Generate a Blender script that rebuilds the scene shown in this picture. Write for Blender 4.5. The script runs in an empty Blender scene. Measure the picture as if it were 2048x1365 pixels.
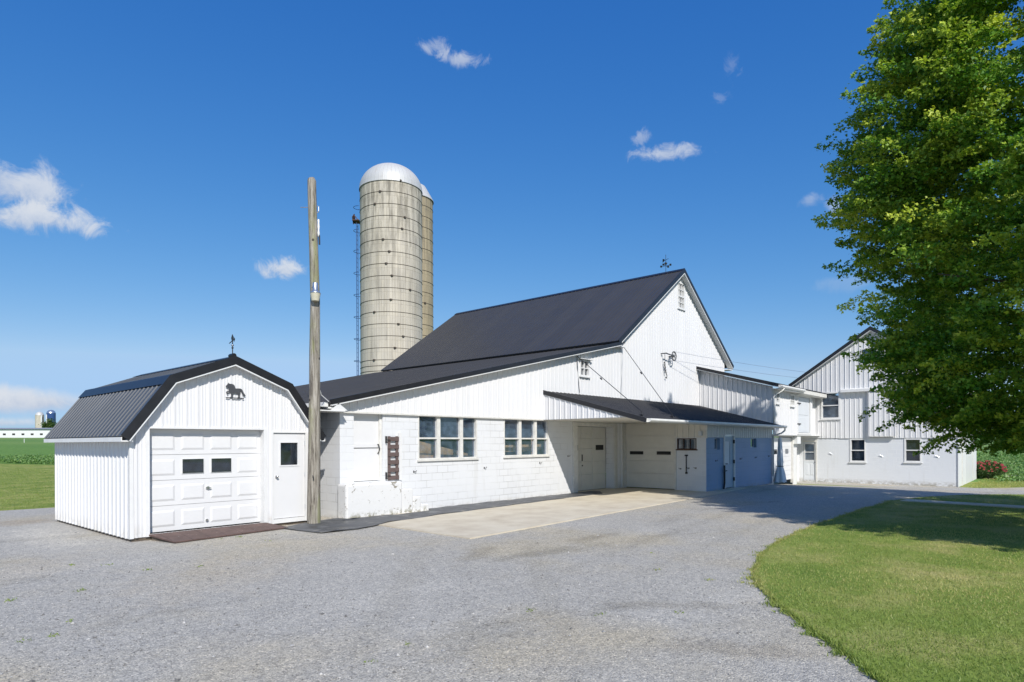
import bpy, bmesh, math, random
import numpy as np
from mathutils import Vector, Matrix
random.seed(7); rng = np.random.default_rng(11)
S = bpy.context.scene
COL = S.collection
PI = math.pi
SUN = Vector((0.60, 1.0, -0.94)).normalized()          # direction the light travels

def ss(a, b, x):
    t = np.clip((np.asarray(x, float)-a)/(b-a), 0, 1); return t*t*(3-2*t)
def gz(x, y):                                            # height of the terrain
    x = np.asarray(x, float); y = np.asarray(y, float)
    r = np.hypot(x-15, y-10)
    return -.36*ss(26, 36, x)*(1-ss(40, 90, r)) + 3.75*ss(45, 210, r)

# ------------------------------------------------------------------ materials
def mat(name):
    m = bpy.data.materials.new(name); m.use_nodes = True
    nt = m.node_tree; b = nt.nodes['Principled BSDF']
    return m, nt, b
def N(nt, t, **kw):
    n = nt.nodes.new(t)
    for k, v in kw.items():
        if k == 'ins':
            for a, b in v.items(): n.inputs[a].default_value = b
        else: setattr(n, k, v)
    return n
def ramp(nt, src, stops):
    r = nt.nodes.new('ShaderNodeValToRGB')
    e = r.color_ramp.elements
    while len(e) > 1: e.remove(e[-1])
    e[0].position, e[0].color = stops[0][0], (*stops[0][1], 1) if len(stops[0][1]) == 3 else stops[0][1]
    for p, c in stops[1:]:
        x = e.new(p); x.color = (*c, 1)
    nt.links.new(src, r.inputs[0]); return r.outputs[0]
def noise(nt, vec, scale, detail=4, rough=.55, dist=0):
    n = N(nt, 'ShaderNodeTexNoise', ins={'Scale': scale, 'Detail': detail, 'Roughness': rough, 'Distortion': dist})
    if vec is not None: nt.links.new(vec, n.inputs['Vector'])
    return n.outputs['Fac']
def mixc(nt, fac, a, b, mode='MIX'):
    n = N(nt, 'ShaderNodeMix', data_type='RGBA', blend_type=mode)
    for i, v in ((0, fac), (6, a), (7, b)):
        if isinstance(v, (int, float)): n.inputs[i].default_value = v
        elif isinstance(v, tuple): n.inputs[i].default_value = (*v, 1)
        else: nt.links.new(v, n.inputs[i])
    return n.outputs[2]
def mth(nt, op, a, b=None, c=None):
    n = N(nt, 'ShaderNodeMath', operation=op)
    for i, v in enumerate((a, b, c)):
        if v is None: continue
        if isinstance(v, (int, float)): n.inputs[i].default_value = v
        else: nt.links.new(v, n.inputs[i])
    return n.outputs[0]
def maprange(nt, v, a, b, c=0, d=1, smooth=True):
    n = N(nt, 'ShaderNodeMapRange', interpolation_type='SMOOTHSTEP' if smooth else 'LINEAR',
          ins={'From Min': a, 'From Max': b, 'To Min': c, 'To Max': d})
    nt.links.new(v, n.inputs[0]); return n.outputs[0]
def bump(nt, b, h, strength=.3, dist=.01):
    n = N(nt, 'ShaderNodeBump', ins={'Strength': strength, 'Distance': dist})
    nt.links.new(h, n.inputs['Height']); nt.links.new(n.outputs[0], b.inputs['Normal'])
def pos(nt): return N(nt, 'ShaderNodeNewGeometry').outputs['Position']
def obc(nt): return N(nt, 'ShaderNodeTexCoord').outputs['Object']
def mapv(nt, vec, scale):
    n = N(nt, 'ShaderNodeMapping', ins={'Scale': scale}); nt.links.new(vec, n.inputs[0]); return n.outputs[0]

def paint(name, col, rough=.45, var=.08, scale=2.5, metallic=0, streak=False, spec=.5):
    m, nt, b = mat(name)
    p = pos(nt)
    v = mapv(nt, p, (1, 1, .18)) if streak else p
    f = noise(nt, v, scale, 5)
    lo = tuple(c*(1-var) for c in col); hi = tuple(min(1, c*(1+var*.6)) for c in col)
    nt.links.new(ramp(nt, f, [(.3, lo), (.7, hi)]), b.inputs['Base Color'])
    b.inputs['Roughness'].default_value = rough; b.inputs['Metallic'].default_value = metallic
    b.inputs['Specular IOR Level'].default_value = spec
    return m
M = {}
M['siding'] = paint('white_siding_paint', (.70, .70, .705), .42, .03, 1.6, streak=True)
def foot_dirt(m, z0, z1, col, amt):
    nt = m.node_tree; b = nt.nodes['Principled BSDF']; p = pos(nt); sp = N(nt, 'ShaderNodeSeparateXYZ'); nt.links.new(p, sp.inputs[0])
    c0 = b.inputs['Base Color'].links[0].from_socket
    f = mth(nt, 'MULTIPLY', mth(nt, 'MULTIPLY', maprange(nt, sp.outputs[2], z0, z1, 1, 0), maprange(nt, noise(nt, p, 5, 6, .7), .35, .65)), amt)
    st = mth(nt, 'MULTIPLY', maprange(nt, noise(nt, mapv(nt, p, (4, 4, .22)), 2.4, 6, .7), .56, .78), .16)
    nt.links.new(mixc(nt, st, mixc(nt, f, c0, col), (.42, .39, .33)), b.inputs['Base Color'])
foot_dirt(M['siding'], .05, .38, (.40, .37, .30), .5)
M['trim'] = paint('white_trim_paint', (.71, .71, .70), .5, .05, 4)
M['oldtrim'] = paint('weathered_white_trim', (.66, .65, .61), .6, .12, 6)
M['soffit'] = paint('white_soffit', (.72, .73, .72), .6, .05, 3)
M['door'] = paint('white_door_paint', (.70, .70, .70), .4, .02, 3)
M['greydoor'] = paint('pale_grey_door_paint', (.62, .65, .68), .5, .04, 3)
M['cream'] = paint('cream_door_paint', (.68, .66, .60), .5, .05, 3)
M['bluegrey_door'] = paint('blue_grey_door_paint', (.34, .44, .53), .5, .05, 3)
M['black'] = paint('black_trim_paint', (.018, .018, .021), .38, .2, 5)
M['iron'] = paint('dark_iron', (.02, .02, .022), .55, .3, 20)
M['greyplate'] = paint('dark_grey_plate', (.06, .063, .07), .55, .1, 10)
M['galv'] = paint('galvanised_steel', (.62, .64, .66), .32, .12, 14, metallic=.85)
M['chrome'] = paint('bright_metal', (.6, .6, .6), .25, .1, 10, metallic=1)
M['dark'] = paint('dark_interior', (.03, .03, .03), .9, .2, 2)
M['lens'] = paint('cream_lamp_lens', (.55, .52, .40), .35, .06, 12)
M['porcelain'] = paint('white_porcelain', (.75, .75, .72), .2, .05, 12)
M['rust'] = paint('rusty_steel', (.09, .045, .03), .8, .4, 9)
M['hoop'] = paint('brown_steel_hoop', (.085, .065, .05), .7, .25, 9)
M['bluesteel'] = paint('blue_enamelled_steel', (.03, .07, .2), .3, .15, 1, streak=True)
M['board'] = paint('interior_board', (.72, .44, .22), .7, .3, 6)
M['tarp'] = paint('white_tarp', (.70, .72, .74), .55, .06, 3)
M['kerbstone'] = paint('edging_stone', (.38, .35, .31), .85, .25, 8)
M['drain'] = paint('white_gutter', (.74, .74, .71), .4, .1, 5)

def roof_mat(name, col, rough, axis=1):
    m, nt, b = mat(name)
    p = pos(nt)
    f = noise(nt, mapv(nt, p, (.5, .5, .5)), 3, 6)
    nt.links.new(ramp(nt, f, [(.3, tuple(c*.95 for c in col)), (.72, tuple(c*1.06 for c in col))]), b.inputs['Base Color'])
    sp = N(nt, 'ShaderNodeSeparateXYZ'); nt.links.new(p, sp.inputs[0])
    wn = N(nt, 'ShaderNodeTexWhiteNoise', noise_dimensions='1D'); nt.links.new(mth(nt, 'FLOOR', mth(nt, 'DIVIDE', sp.outputs[axis], .9144)), wn.inputs['W'])
    c0 = b.inputs['Base Color'].links[0].from_socket
    lap = maprange(nt, mth(nt, 'FRACT', mth(nt, 'DIVIDE', sp.outputs[axis], .9144)), 0, .03, .7, 1)
    sv = N(nt, 'ShaderNodeCombineColor'); vv = mth(nt, 'MULTIPLY', maprange(nt, wn.outputs['Value'], 0, 1, .96, 1.05, False), lap)
    for i in range(3): nt.links.new(vv, sv.inputs[i])
    nt.links.new(mixc(nt, 1.0, c0, sv.outputs[0], 'MULTIPLY'), b.inputs['Base Color'])
    r = mth(nt, 'ADD', maprange(nt, noise(nt, p, 1.3, 4), .3, .7, rough-.05, rough+.06), mth(nt, 'MULTIPLY', mth(nt, 'SUBTRACT', wn.outputs['Value'], .5), .05)); nt.links.new(r, b.inputs['Roughness'])
    b.inputs['Specular IOR Level'].default_value = .3; b.inputs['Coat Weight'].default_value = .08; b.inputs['Coat Roughness'].default_value = .2
    return m
M['roof'] = roof_mat('charcoal_metal_roof', (.047, .047, .050), .48)
M['roofx'] = roof_mat('charcoal_metal_canopy', (.047, .047, .050), .48, 0)
M['shedroof'] = roof_mat('shed_metal_roof', (.060, .068, .080), .36)
M['greyroof'] = roof_mat('grey_metal_roof', (.25, .25, .26), .5)

def block(name, col, mortar, dirt=True, z1=.1):
    m, nt, b = mat(name)
    g = N(nt, 'ShaderNodeNewGeometry'); sp = N(nt, 'ShaderNodeSeparateXYZ'); nt.links.new(g.outputs['Position'], sp.inputs[0])
    u = mth(nt, 'ADD', sp.outputs[0], sp.outputs[1])
    cb = N(nt, 'ShaderNodeCombineXYZ'); nt.links.new(u, cb.inputs[0]); nt.links.new(sp.outputs[2], cb.inputs[1])
    br = N(nt, 'ShaderNodeTexBrick', offset=.5, ins={'Scale': 1, 'Mortar Size': .007, 'Mortar Smooth': .3, 'Brick Width': .406, 'Row Height': .203, 'Bias': 0,
           'Color1': (*col, 1), 'Color2': tuple(c*.96 for c in col)+(1,), 'Mortar': (*mortar, 1)})
    nt.links.new(cb.outputs[0], br.inputs['Vector'])
    fl = noise(nt, g.outputs['Position'], 1.1, 5)
    c = mixc(nt, maprange(nt, fl, .35, .6), br.outputs['Color'], col)          # joints filled by paint in places
    fine = noise(nt, g.outputs['Position'], 9, 6, .65)
    if dirt:
        low = maprange(nt, sp.outputs[2], z1-.24, z1+.06, .8, 0)
        d = mth(nt, 'MULTIPLY', low, maprange(nt, noise(nt, mapv(nt, g.outputs['Position'], (1, 1, 2.2)), 4.5, 7, .72), .40, .58))
        c = mixc(nt, d, c, (.26, .235, .18))
        st = noise(nt, mapv(nt, g.outputs['Position'], (3, 3, .25)), 2.2, 5)
        c = mixc(nt, mth(nt, 'MULTIPLY', maprange(nt, st, .55, .8), .22), c, (.42, .40, .34))
    nt.links.new(c, b.inputs['Base Color']); b.inputs['Roughness'].default_value = .6
    h = mth(nt, 'ADD', mth(nt, 'MULTIPLY', br.outputs['Fac'], -1), mth(nt, 'MULTIPLY', fine, .5))
    bump(nt, b, h, .5, .006)
    return m
M['block'] = block('white_painted_block', (.69, .70, .71), (.45, .45, .44))
M['blueblock'] = block('blue_block', (.235, .345, .51), (.18, .27, .41))  # blue-grey base colour, used on the milk house front only
M['greyblock'] = block('pale_grey_painted_block', (.67, .69, .715), (.76, .77, .78), z1=-.12)

def chipped():
    m, nt, b = mat('chipped_whitewash')
    p = pos(nt); sp = N(nt, 'ShaderNodeSeparateXYZ'); nt.links.new(p, sp.inputs[0])
    n1 = noise(nt, p, 5.5, 8, .72, .8)
    c = mixc(nt, maprange(nt, n1, .585, .625), (.70, .70, .69), (.26, .24, .19))
    low = maprange(nt, sp.outputs[2], 0, .22, 1, 0)
    c = mixc(nt, mth(nt, 'MULTIPLY', low, maprange(nt, noise(nt, p, 7, 6), .45, .6)), c, (.25, .24, .17))
    nt.links.new(c, b.inputs['Base Color']); b.inputs['Roughness'].default_value = .8
    bump(nt, b, n1, .6, .02)
    return m
M['chipped'] = chipped()

def glass_mat(name, tint, dust_sky, refl=1.0):
    m, nt, b = mat(name)
    nt.nodes.remove(b); out = nt.nodes['Material Output']
    tr = N(nt, 'ShaderNodeBsdfTransparent', ins={0: (*tint, 1)})
    df = N(nt, 'ShaderNodeBsdfDiffuse', ins={0: (.26, .37, .52, 1)})  # dusty film tinted blue, the sky's reflection put into its colour
    gl = N(nt, 'ShaderNodeBsdfGlossy', ins={0: (.95, .97, 1, 1), 'Roughness': .03})
    f = noise(nt, pos(nt), 6, 5)
    m1 = N(nt, 'ShaderNodeMixShader'); nt.links.new(maprange(nt, f, .3, .8, dust_sky*.5, dust_sky*1.5), m1.inputs[0])
    nt.links.new(tr.outputs[0], m1.inputs[1]); nt.links.new(df.outputs[0], m1.inputs[2])
    fr = N(nt, 'ShaderNodeFresnel', ins={0: 1.6})
    m2 = N(nt, 'ShaderNodeMixShader'); gb = N(nt, 'ShaderNodeNewGeometry'); nt.links.new(mth(nt, 'MULTIPLY', mth(nt, 'MULTIPLY', fr.outputs[0], 1.7*refl), mth(nt, 'SUBTRACT', 1, gb.outputs['Backfacing'])), m2.inputs[0])
    nt.links.new(m1.outputs[0], m2.inputs[1]); nt.links.new(gl.outputs[0], m2.inputs[2])
    nt.links.new(m2.outputs[0], out.inputs[0])
    return m
M['glass'] = glass_mat('dusty_sky_tinted_glass', (.84, .88, .93), .12)
M['darkglass'] = glass_mat('dark_window_glass', (.28, .28, .28), .06)

def gravel():
    m, nt, b = mat('driveway_gravel')
    p = pos(nt)
    vo = N(nt, 'ShaderNodeTexVoronoi', ins={'Scale': 75}); nt.links.new(p, vo.inputs['Vector'])
    stone = ramp(nt, N(nt, 'ShaderNodeSeparateColor').outputs[0], [(0, (0, 0, 0))]) if False else None
    sc = N(nt, 'ShaderNodeSeparateColor'); nt.links.new(vo.outputs['Color'], sc.inputs[0])
    base = ramp(nt, sc.outputs[0], [(0, (.21, .208, .20)), (.3, (.315, .31, .297)), (.7, (.385, .38, .362)), (.93, (.46, .45, .425)), (1, (.60, .58, .54))])
    v2 = N(nt, 'ShaderNodeTexVoronoi', ins={'Scale': 21}); nt.links.new(p, v2.inputs['Vector'])
    s2 = N(nt, 'ShaderNodeSeparateColor'); nt.links.new(v2.outputs['Color'], s2.inputs[0])
    base = mixc(nt, 1.0, base, ramp(nt, s2.outputs[0], [(0, (.84, .845, .86)), (.5, (1, 1, 1)), (1, (1.10, 1.095, 1.08))]), 'MULTIPLY')
    big = noise(nt, p, .22, 5, .6)
    base = mixc(nt, maprange(nt, big, .44, .66), base, mixc(nt, 1.0, base, (1.08, 1.01, .86), 'MULTIPLY'))
    pale = noise(nt, mapv(nt, p, (.6, 1, 1)), .5, 4)
    base = mixc(nt, mth(nt, 'MULTIPLY', maprange(nt, pale, .5, .75), .6), base, mixc(nt, 1.0, base, (1.22, 1.22, 1.22), 'MULTIPLY'))
    # darker damp streaks crossing the yard (wheel tracks)
    st = noise(nt, mapv(nt, p, (.32, .85, 1)), .9, 6, .65, .6)
    base = mixc(nt, mth(nt, 'MULTIPLY', maprange(nt, st, .54, .72), .5), base, mixc(nt, 1.0, base, (.55, .54, .50), 'MULTIPLY'))
    def spot(x, y, rx, ry, ang, amt, col):
        nonlocal base
        mp = N(nt, 'ShaderNodeMapping', vector_type='TEXTURE', ins={'Location': (x, y, 0), 'Rotation': (0, 0, ang), 'Scale': (rx, ry, 1)})
        nt.links.new(p, mp.inputs[0])
        ln = N(nt, 'ShaderNodeVectorMath', operation='LENGTH')
        fl = N(nt, 'ShaderNodeVectorMath', operation='MULTIPLY'); fl.inputs[1].default_value = (1, 1, 0)
        nt.links.new(mp.outputs[0], fl.inputs[0]); nt.links.new(fl.outputs[0], ln.inputs[0])
        d = mth(nt, 'ADD', ln.outputs['Value'], mth(nt, 'MULTIPLY', mth(nt, 'SUBTRACT', noise(nt, p, 2.2, 6, .7), .5), 2.6))
        base = mixc(nt, mth(nt, 'MULTIPLY', maprange(nt, d, .2, 1.15, 1, 0), amt*.7), base, mixc(nt, 1.0, base, col, 'MULTIPLY'))
    for a in SPOTS: spot(*a)
    moss = noise(nt, p, 3.4, 7, .75)
    base = mixc(nt, mth(nt, 'MULTIPLY', maprange(nt, moss, .67, .73), .7), base, (.12, .14, .06))
    base = mixc(nt, 1.0, base, (1.13, 1.09, 1.01), 'MULTIPLY')
    nt.links.new(base, b.inputs['Base Color']); b.inputs['Roughness'].default_value = .85
    h = mth(nt, 'SUBTRACT', 1, vo.outputs['Distance'])
    bump(nt, b, mth(nt, 'ADD', h, mth(nt, 'MULTIPLY', noise(nt, p, 14, 3), 1.0)), .6, .012)
    return m
SPOTS = [(12.5, 6.1, 7.5, .22, .12, .5, (.72, .71, .68)), (12.0, 4.9, 7.0, .2, .1, .4, (.76, .75, .72)), (5.2, 6.4, 4.5, .25, .75, .4, (.78, .76, .70)), (6.6, 5.2, 4.5, .25, .75, .4, (.78, .76, .70)), (8.6, 6.6, 1.5, .35, -.2, .75, (.5, .5, .46)), (10.4, 6.9, 1.0, .3, 0, .7, (.5, .48, .42)), (7.6, 7.4, 1.3, .3, .5, .6, (.55, .53, .47)),
         (6.6, 3.4, .9, .25, -.9, .6, (.55, .52, .45)), (5.6, 2.2, .9, .3, -1.0, .55, (.6, .55, .48)), (14, 7.0, 1.8, .35, .2, .45, (.6, .6, .6)),
         (4.0, 9.0, 2.0, 1.2, .6, .5, (1.1, 1.0, .84)), (2.2, 11.5, 2.2, .8, .8, .5, (1.12, 1.02, .86)), (3.4, 15.2, .6, 2.4, 0, .8, (1.4, 1.38, 1.34)),
         (3.6, 18.8, 1.0, .8, 0, .7, (.85, .7, .5))]
M['gravel'] = gravel()

def concrete():
    m, nt, b = mat('tan_concrete')
    p = pos(nt)
    c = ramp(nt, noise(nt, p, 1.4, 6, .62), [(.3, (.49, .42, .31)), (.55, (.60, .535, .41)), (.75, (.64, .58, .46))])
    c = mixc(nt, mth(nt, 'MULTIPLY', maprange(nt, noise(nt, p, 45, 4, .7), .55, .75), .3), c, (.30, .28, .24))
    nt.links.new(c, b.inputs['Base Color']); b.inputs['Roughness'].default_value = .8
    bump(nt, b, noise(nt, p, 60, 4), .2, .004)
    return m
M['concrete'] = concrete()
def rubber():
    m, nt, b = mat('worn_rubber')
    p = pos(nt)
    n1 = noise(nt, p, 2.1, 6, .65, .4)
    c = ramp(nt, n1, [(.35, (.028, .03, .033)), (.5, (.07, .073, .077)), (.62, (.13, .132, .132)), (.74, (.28, .25, .19))])
    nt.links.new(c, b.inputs['Base Color'])
    nt.links.new(maprange(nt, n1, .3, .6, .3, .65), b.inputs['Roughness'])
    return m
M['rubber'] = rubber()
def planks(name, col, du, axis):
    m, nt, b = mat(name)
    p = pos(nt)
    sp = N(nt, 'ShaderNodeSeparateXYZ'); nt.links.new(p, sp.inputs[0])
    t = mth(nt, 'FRACT', mth(nt, 'DIVIDE', sp.outputs[axis], du))
    gap = maprange(nt, t, .0, .06, 1, 0)
    c = ramp(nt, noise(nt, mapv(nt, p, (1, 1, 6)), 4, 6), [(.3, tuple(x*.7 for x in col)), (.7, tuple(x*1.25 for x in col))])
    c = mixc(nt, maprange(nt, noise(nt, p, 22, 3), .69, .72), c, (.45, .42, .4))
    c = mixc(nt, gap, c, tuple(x*.35 for x in col))
    nt.links.new(c, b.inputs['Base Color']); b.inputs['Roughness'].default_value = .7
    return m
M['ramp'] = planks('brown_deck_planks', (.115, .072, .06), .34, 0)
M['brown'] = paint('brown_slat_paint', (.12, .085, .078), .7, .25, 9)
def wood():
    m, nt, b = mat('weathered_pole_wood')
    p = obc(nt)
    g = noise(nt, mapv(nt, p, (6, 6, .4)), 3.5, 7, .72, .4)
    c = ramp(nt, g, [(.34, (.05, .042, .034)), (.44, (.17, .15, .12)), (.55, (.31, .285, .24)), (.68, (.44, .41, .36))])
    gr = noise(nt, mapv(nt, p, (3, 3, .6)), 1.4, 4)
    c = mixc(nt, mth(nt, 'MULTIPLY', maprange(nt, gr, .5, .68), .55), c, (.22, .24, .07))
    knots = N(nt, 'ShaderNodeTexVoronoi', ins={'Scale': 3.2}); nt.links.new(mapv(nt, p, (1, 1, .8)), knots.inputs['Vector'])
    c = mixc(nt, maprange(nt, knots.outputs['Distance'], .07, .1, .9, 0), c, (.03, .022, .016))
    nt.links.new(c, b.inputs['Base Color']); b.inputs['Roughness'].default_value = .85
    bump(nt, b, g, .8, .015)
    return m
M['wood'] = wood()
def stave(name, base):
    m, nt, b = mat(name)
    p = obc(nt); sp = N(nt, 'ShaderNodeSeparateXYZ'); nt.links.new(p, sp.inputs[0])
    a = mth(nt, 'MULTIPLY', mth(nt, 'ARCTAN2', sp.outputs[1], sp.outputs[0]), 1.94)
    cb = N(nt, 'ShaderNodeCombineXYZ'); nt.links.new(a, cb.inputs[0]); nt.links.new(sp.outputs[2], cb.inputs[1])
    br = N(nt, 'ShaderNodeTexBrick', offset=.0, ins={'Scale': 1, 'Mortar Size': .006, 'Mortar Smooth': .2, 'Brick Width': .165, 'Row Height': .765, 'Bias': 0,
         'Color1': (.95, .95, .95, 1), 'Color2': (1.04, 1.03, 1.0, 1), 'Mortar': (.62, .58, .52, 1)})
    nt.links.new(cb.outputs[0], br.inputs['Vector'])
    s1 = noise(nt, mapv(nt, cb.outputs[0], (2.6, .14, 1)), 1.6, 7, .7)
    c = ramp(nt, s1, [(.3, tuple(x*.62 for x in base)), (.47, base), (.7, tuple(min(1, x*1.18) for x in base))])
    top = maprange(nt, sp.outputs[2], 8, 18.6, 0, .75)
    c = mixc(nt, mth(nt, 'MULTIPLY', top, maprange(nt, noise(nt, mapv(nt, cb.outputs[0], (3, .3, 1)), 1.3, 6, .7), .42, .62)), c, (.16, .145, .115))
    ol = noise(nt, mapv(nt, cb.outputs[0], (1, .2, 1)), .8, 4)
    c = mixc(nt, mth(nt, 'MULTIPLY', maprange(nt, ol, .5, .7), .2), c, (.27, .235, .15))
    c = mixc(nt, 1.0, c, br.outputs['Color'], 'MULTIPLY')
    nt.links.new(c, b.inputs['Base Color']); b.inputs['Roughness'].default_value = .85
    bump(nt, b, mth(nt, 'MULTIPLY', br.outputs['Fac'], -1), .4, .02)
    return m
M['stave'] = stave('concrete_staves', (.50, .46, .385))
M['tanstave'] = stave('tan_concrete_staves', (.37, .31, .205))
def dome():
    m, nt, b = mat('silo_dome_metal')
    p = obc(nt); sp = N(nt, 'ShaderNodeSeparateXYZ'); nt.links.new(p, sp.inputs[0])
    a = mth(nt, 'MULTIPLY', mth(nt, 'ARCTAN2', sp.outputs[1], sp.outputs[0]), 24/PI)
    w = mth(nt, 'ABSOLUTE', mth(nt, 'SUBTRACT', mth(nt, 'FRACT', a), .5))
    c = mixc(nt, maprange(nt, w, .4, .5), (.52, .52, .51), (.46, .455, .44))
    c = mixc(nt, mth(nt, 'MULTIPLY', maprange(nt, noise(nt, mapv(nt, p, (1, 1, .5)), 2.4, 5), .5, .7), .35), c, (.42, .38, .35))
    nt.links.new(c, b.inputs['Base Color']); b.inputs['Metallic'].default_value = .15; b.inputs['Roughness'].default_value = .55
    bump(nt, b, maprange(nt, w, .38, .5), .22, .03)
    return m
M['dome'] = dome()

def leafmat(name, ca, cb, tone_col, trans=.35):
    m, nt, b = mat(name)
    nt.nodes.remove(b); out = nt.nodes['Material Output']
    at = N(nt, 'ShaderNodeAttribute', attribute_name='tone')
    g = N(nt, 'ShaderNodeNewGeometry')
    c = mixc(nt, g.outputs['Random Per Island'], ca, cb)
    c = mixc(nt, at.outputs['Fac'], c, tone_col)
    d = N(nt, 'ShaderNodeBsdfPrincipled', ins={'Roughness': .5, 'Specular IOR Level': .35}); nt.links.new(c, d.inputs['Base Color'])
    t = N(nt, 'ShaderNodeBsdfTranslucent'); nt.links.new(mixc(nt, 1.0, c, (1.25, 1.3, .6), 'MULTIPLY'), t.inputs[0])
    mx = N(nt, 'ShaderNodeMixShader', ins={0: trans}); nt.links.new(d.outputs[0], mx.inputs[1]); nt.links.new(t.outputs[0], mx.inputs[2])
    nt.links.new(mx.outputs[0], out.inputs[0])
    return m
M['leaf'] = leafmat('maple_leaf', (.055, .165, .014), (.15, .32, .026), (.72, .76, .09), .3)  # last colour carries yellow tips and the sunlit highlights mixed in by tone
M['farleaf'] = leafmat('broad_leaf', (.04, .08, .02), (.07, .13, .03), (.13, .18, .04), .25)
M['crop'] = leafmat('crop_leaf', (.12, .25, .07), (.20, .33, .09), (.30, .36, .15), .3)
M['blade'] = leafmat('lawn_blade', (.125, .225, .035), (.22, .30, .06), (.52, .46, .19), .3)
def stonemat():
    m, nt, b = mat('loose_stone'); at = N(nt, 'ShaderNodeAttribute', attribute_name='tone')
    nt.links.new(ramp(nt, at.outputs['Fac'], [(0, (.14, .135, .125)), (.4, (.30, .295, .28)), (.8, (.42, .41, .385)), (1, (.54, .52, .48))]), b.inputs['Base Color']); b.inputs['Roughness'].default_value = .8
    return m
M['stone'] = stonemat()
M['rose'] = paint('red_petals', (.30, .03, .035), .6, .3, 30)
M['bark'] = paint('maple_bark', (.13, .105, .08), .9, .4, 7)

FWD = (.755, .656); RGT = (.656, -.755)
def groundmat():
    m, nt, b = mat('field_and_mown_grass')
    p = pos(nt); sp = N(nt, 'ShaderNodeSeparateXYZ'); nt.links.new(p, sp.inputs[0])
    q = mth(nt, 'ADD', mth(nt, 'MULTIPLY', sp.outputs[0], FWD[0]+.327*RGT[0]), mth(nt, 'MULTIPLY', sp.outputs[1], FWD[1]+.327*RGT[1]))
    q = mth(nt, 'SUBTRACT', q, 42.6)
    mown = ramp(nt, noise(nt, p, .8, 7, .72), [(.36, (.15, .225, .045)), (.48, (.26, .315, .075)), (.6, (.37, .37, .12)), (.75, (.22, .28, .065))])
    fine = ramp(nt, noise(nt, p, 9, 6, .7), [(.3, (.6, .62, .55)), (.55, (1, 1, 1)), (.75, (1.35, 1.3, 1.2))])
    mown = mixc(nt, 1.0, mown, fine, 'MULTIPLY')
    rows = mapv(nt, p, (1, 1, 1))
    wv = N(nt, 'ShaderNodeTexWave', bands_direction='DIAGONAL', ins={'Scale': .42, 'Distortion': 2.2, 'Detail': 3, 'Detail Scale': 1.5}); nt.links.new(rows, wv.inputs['Vector'])
    crop = ramp(nt, wv.outputs['Fac'], [(.1, (.08, .17, .04)), (.6, (.16, .30, .065)), (1, (.22, .34, .09))])
    crop = mixc(nt, 1.0, crop, ramp(nt, noise(nt, p, 2.5, 6, .7), [(.3, (.55, .6, .55)), (.6, (1.1, 1.1, 1.1)), (.75, (1.4, 1.3, 1.2))]), 'MULTIPLY')
    far = ramp(nt, noise(nt, p, .03, 4), [(.35, (.11, .22, .06)), (.6, (.20, .29, .09)), (.75, (.26, .30, .12))])
    crop = mixc(nt, maprange(nt, q, 10, 70), crop, far)
    c = mixc(nt, maprange(nt, mth(nt, 'ADD', q, mth(nt, 'MULTIPLY', noise(nt, p, .8, 4), 1.2)), .3, .9), mown, crop)
    nt.links.new(c, b.inputs['Base Color']); b.inputs['Roughness'].default_value = .9
    b.inputs['Specular IOR Level'].default_value = .1
    bump(nt, b, noise(nt, p, 6, 6, .7), .8, .12)
    return m
M['ground'] = groundmat()
def lawnmat():
    m, nt, b = mat('lawn_turf')
    p = pos(nt)
    c = ramp(nt, noise(nt, p, .5, 6, .6), [(.3, (.13, .22, .04)), (.5, (.22, .29, .065)), (.66, (.44, .40, .17))])
    c = mixc(nt, 1.0, c, ramp(nt, noise(nt, p, 25, 5, .7), [(.3, (.6, .6, .55)), (.6, (1.1, 1.1, 1.05))]), 'MULTIPLY')
    nt.links.new(c, b.inputs['Base Color']); b.inputs['Roughness'].default_value = .9
    b.inputs['Specular IOR Level'].default_value = .1
    bump(nt, b, noise(nt, p, 30, 5, .7), .8, .03)
    return m
M['lawn'] = lawnmat()

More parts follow.
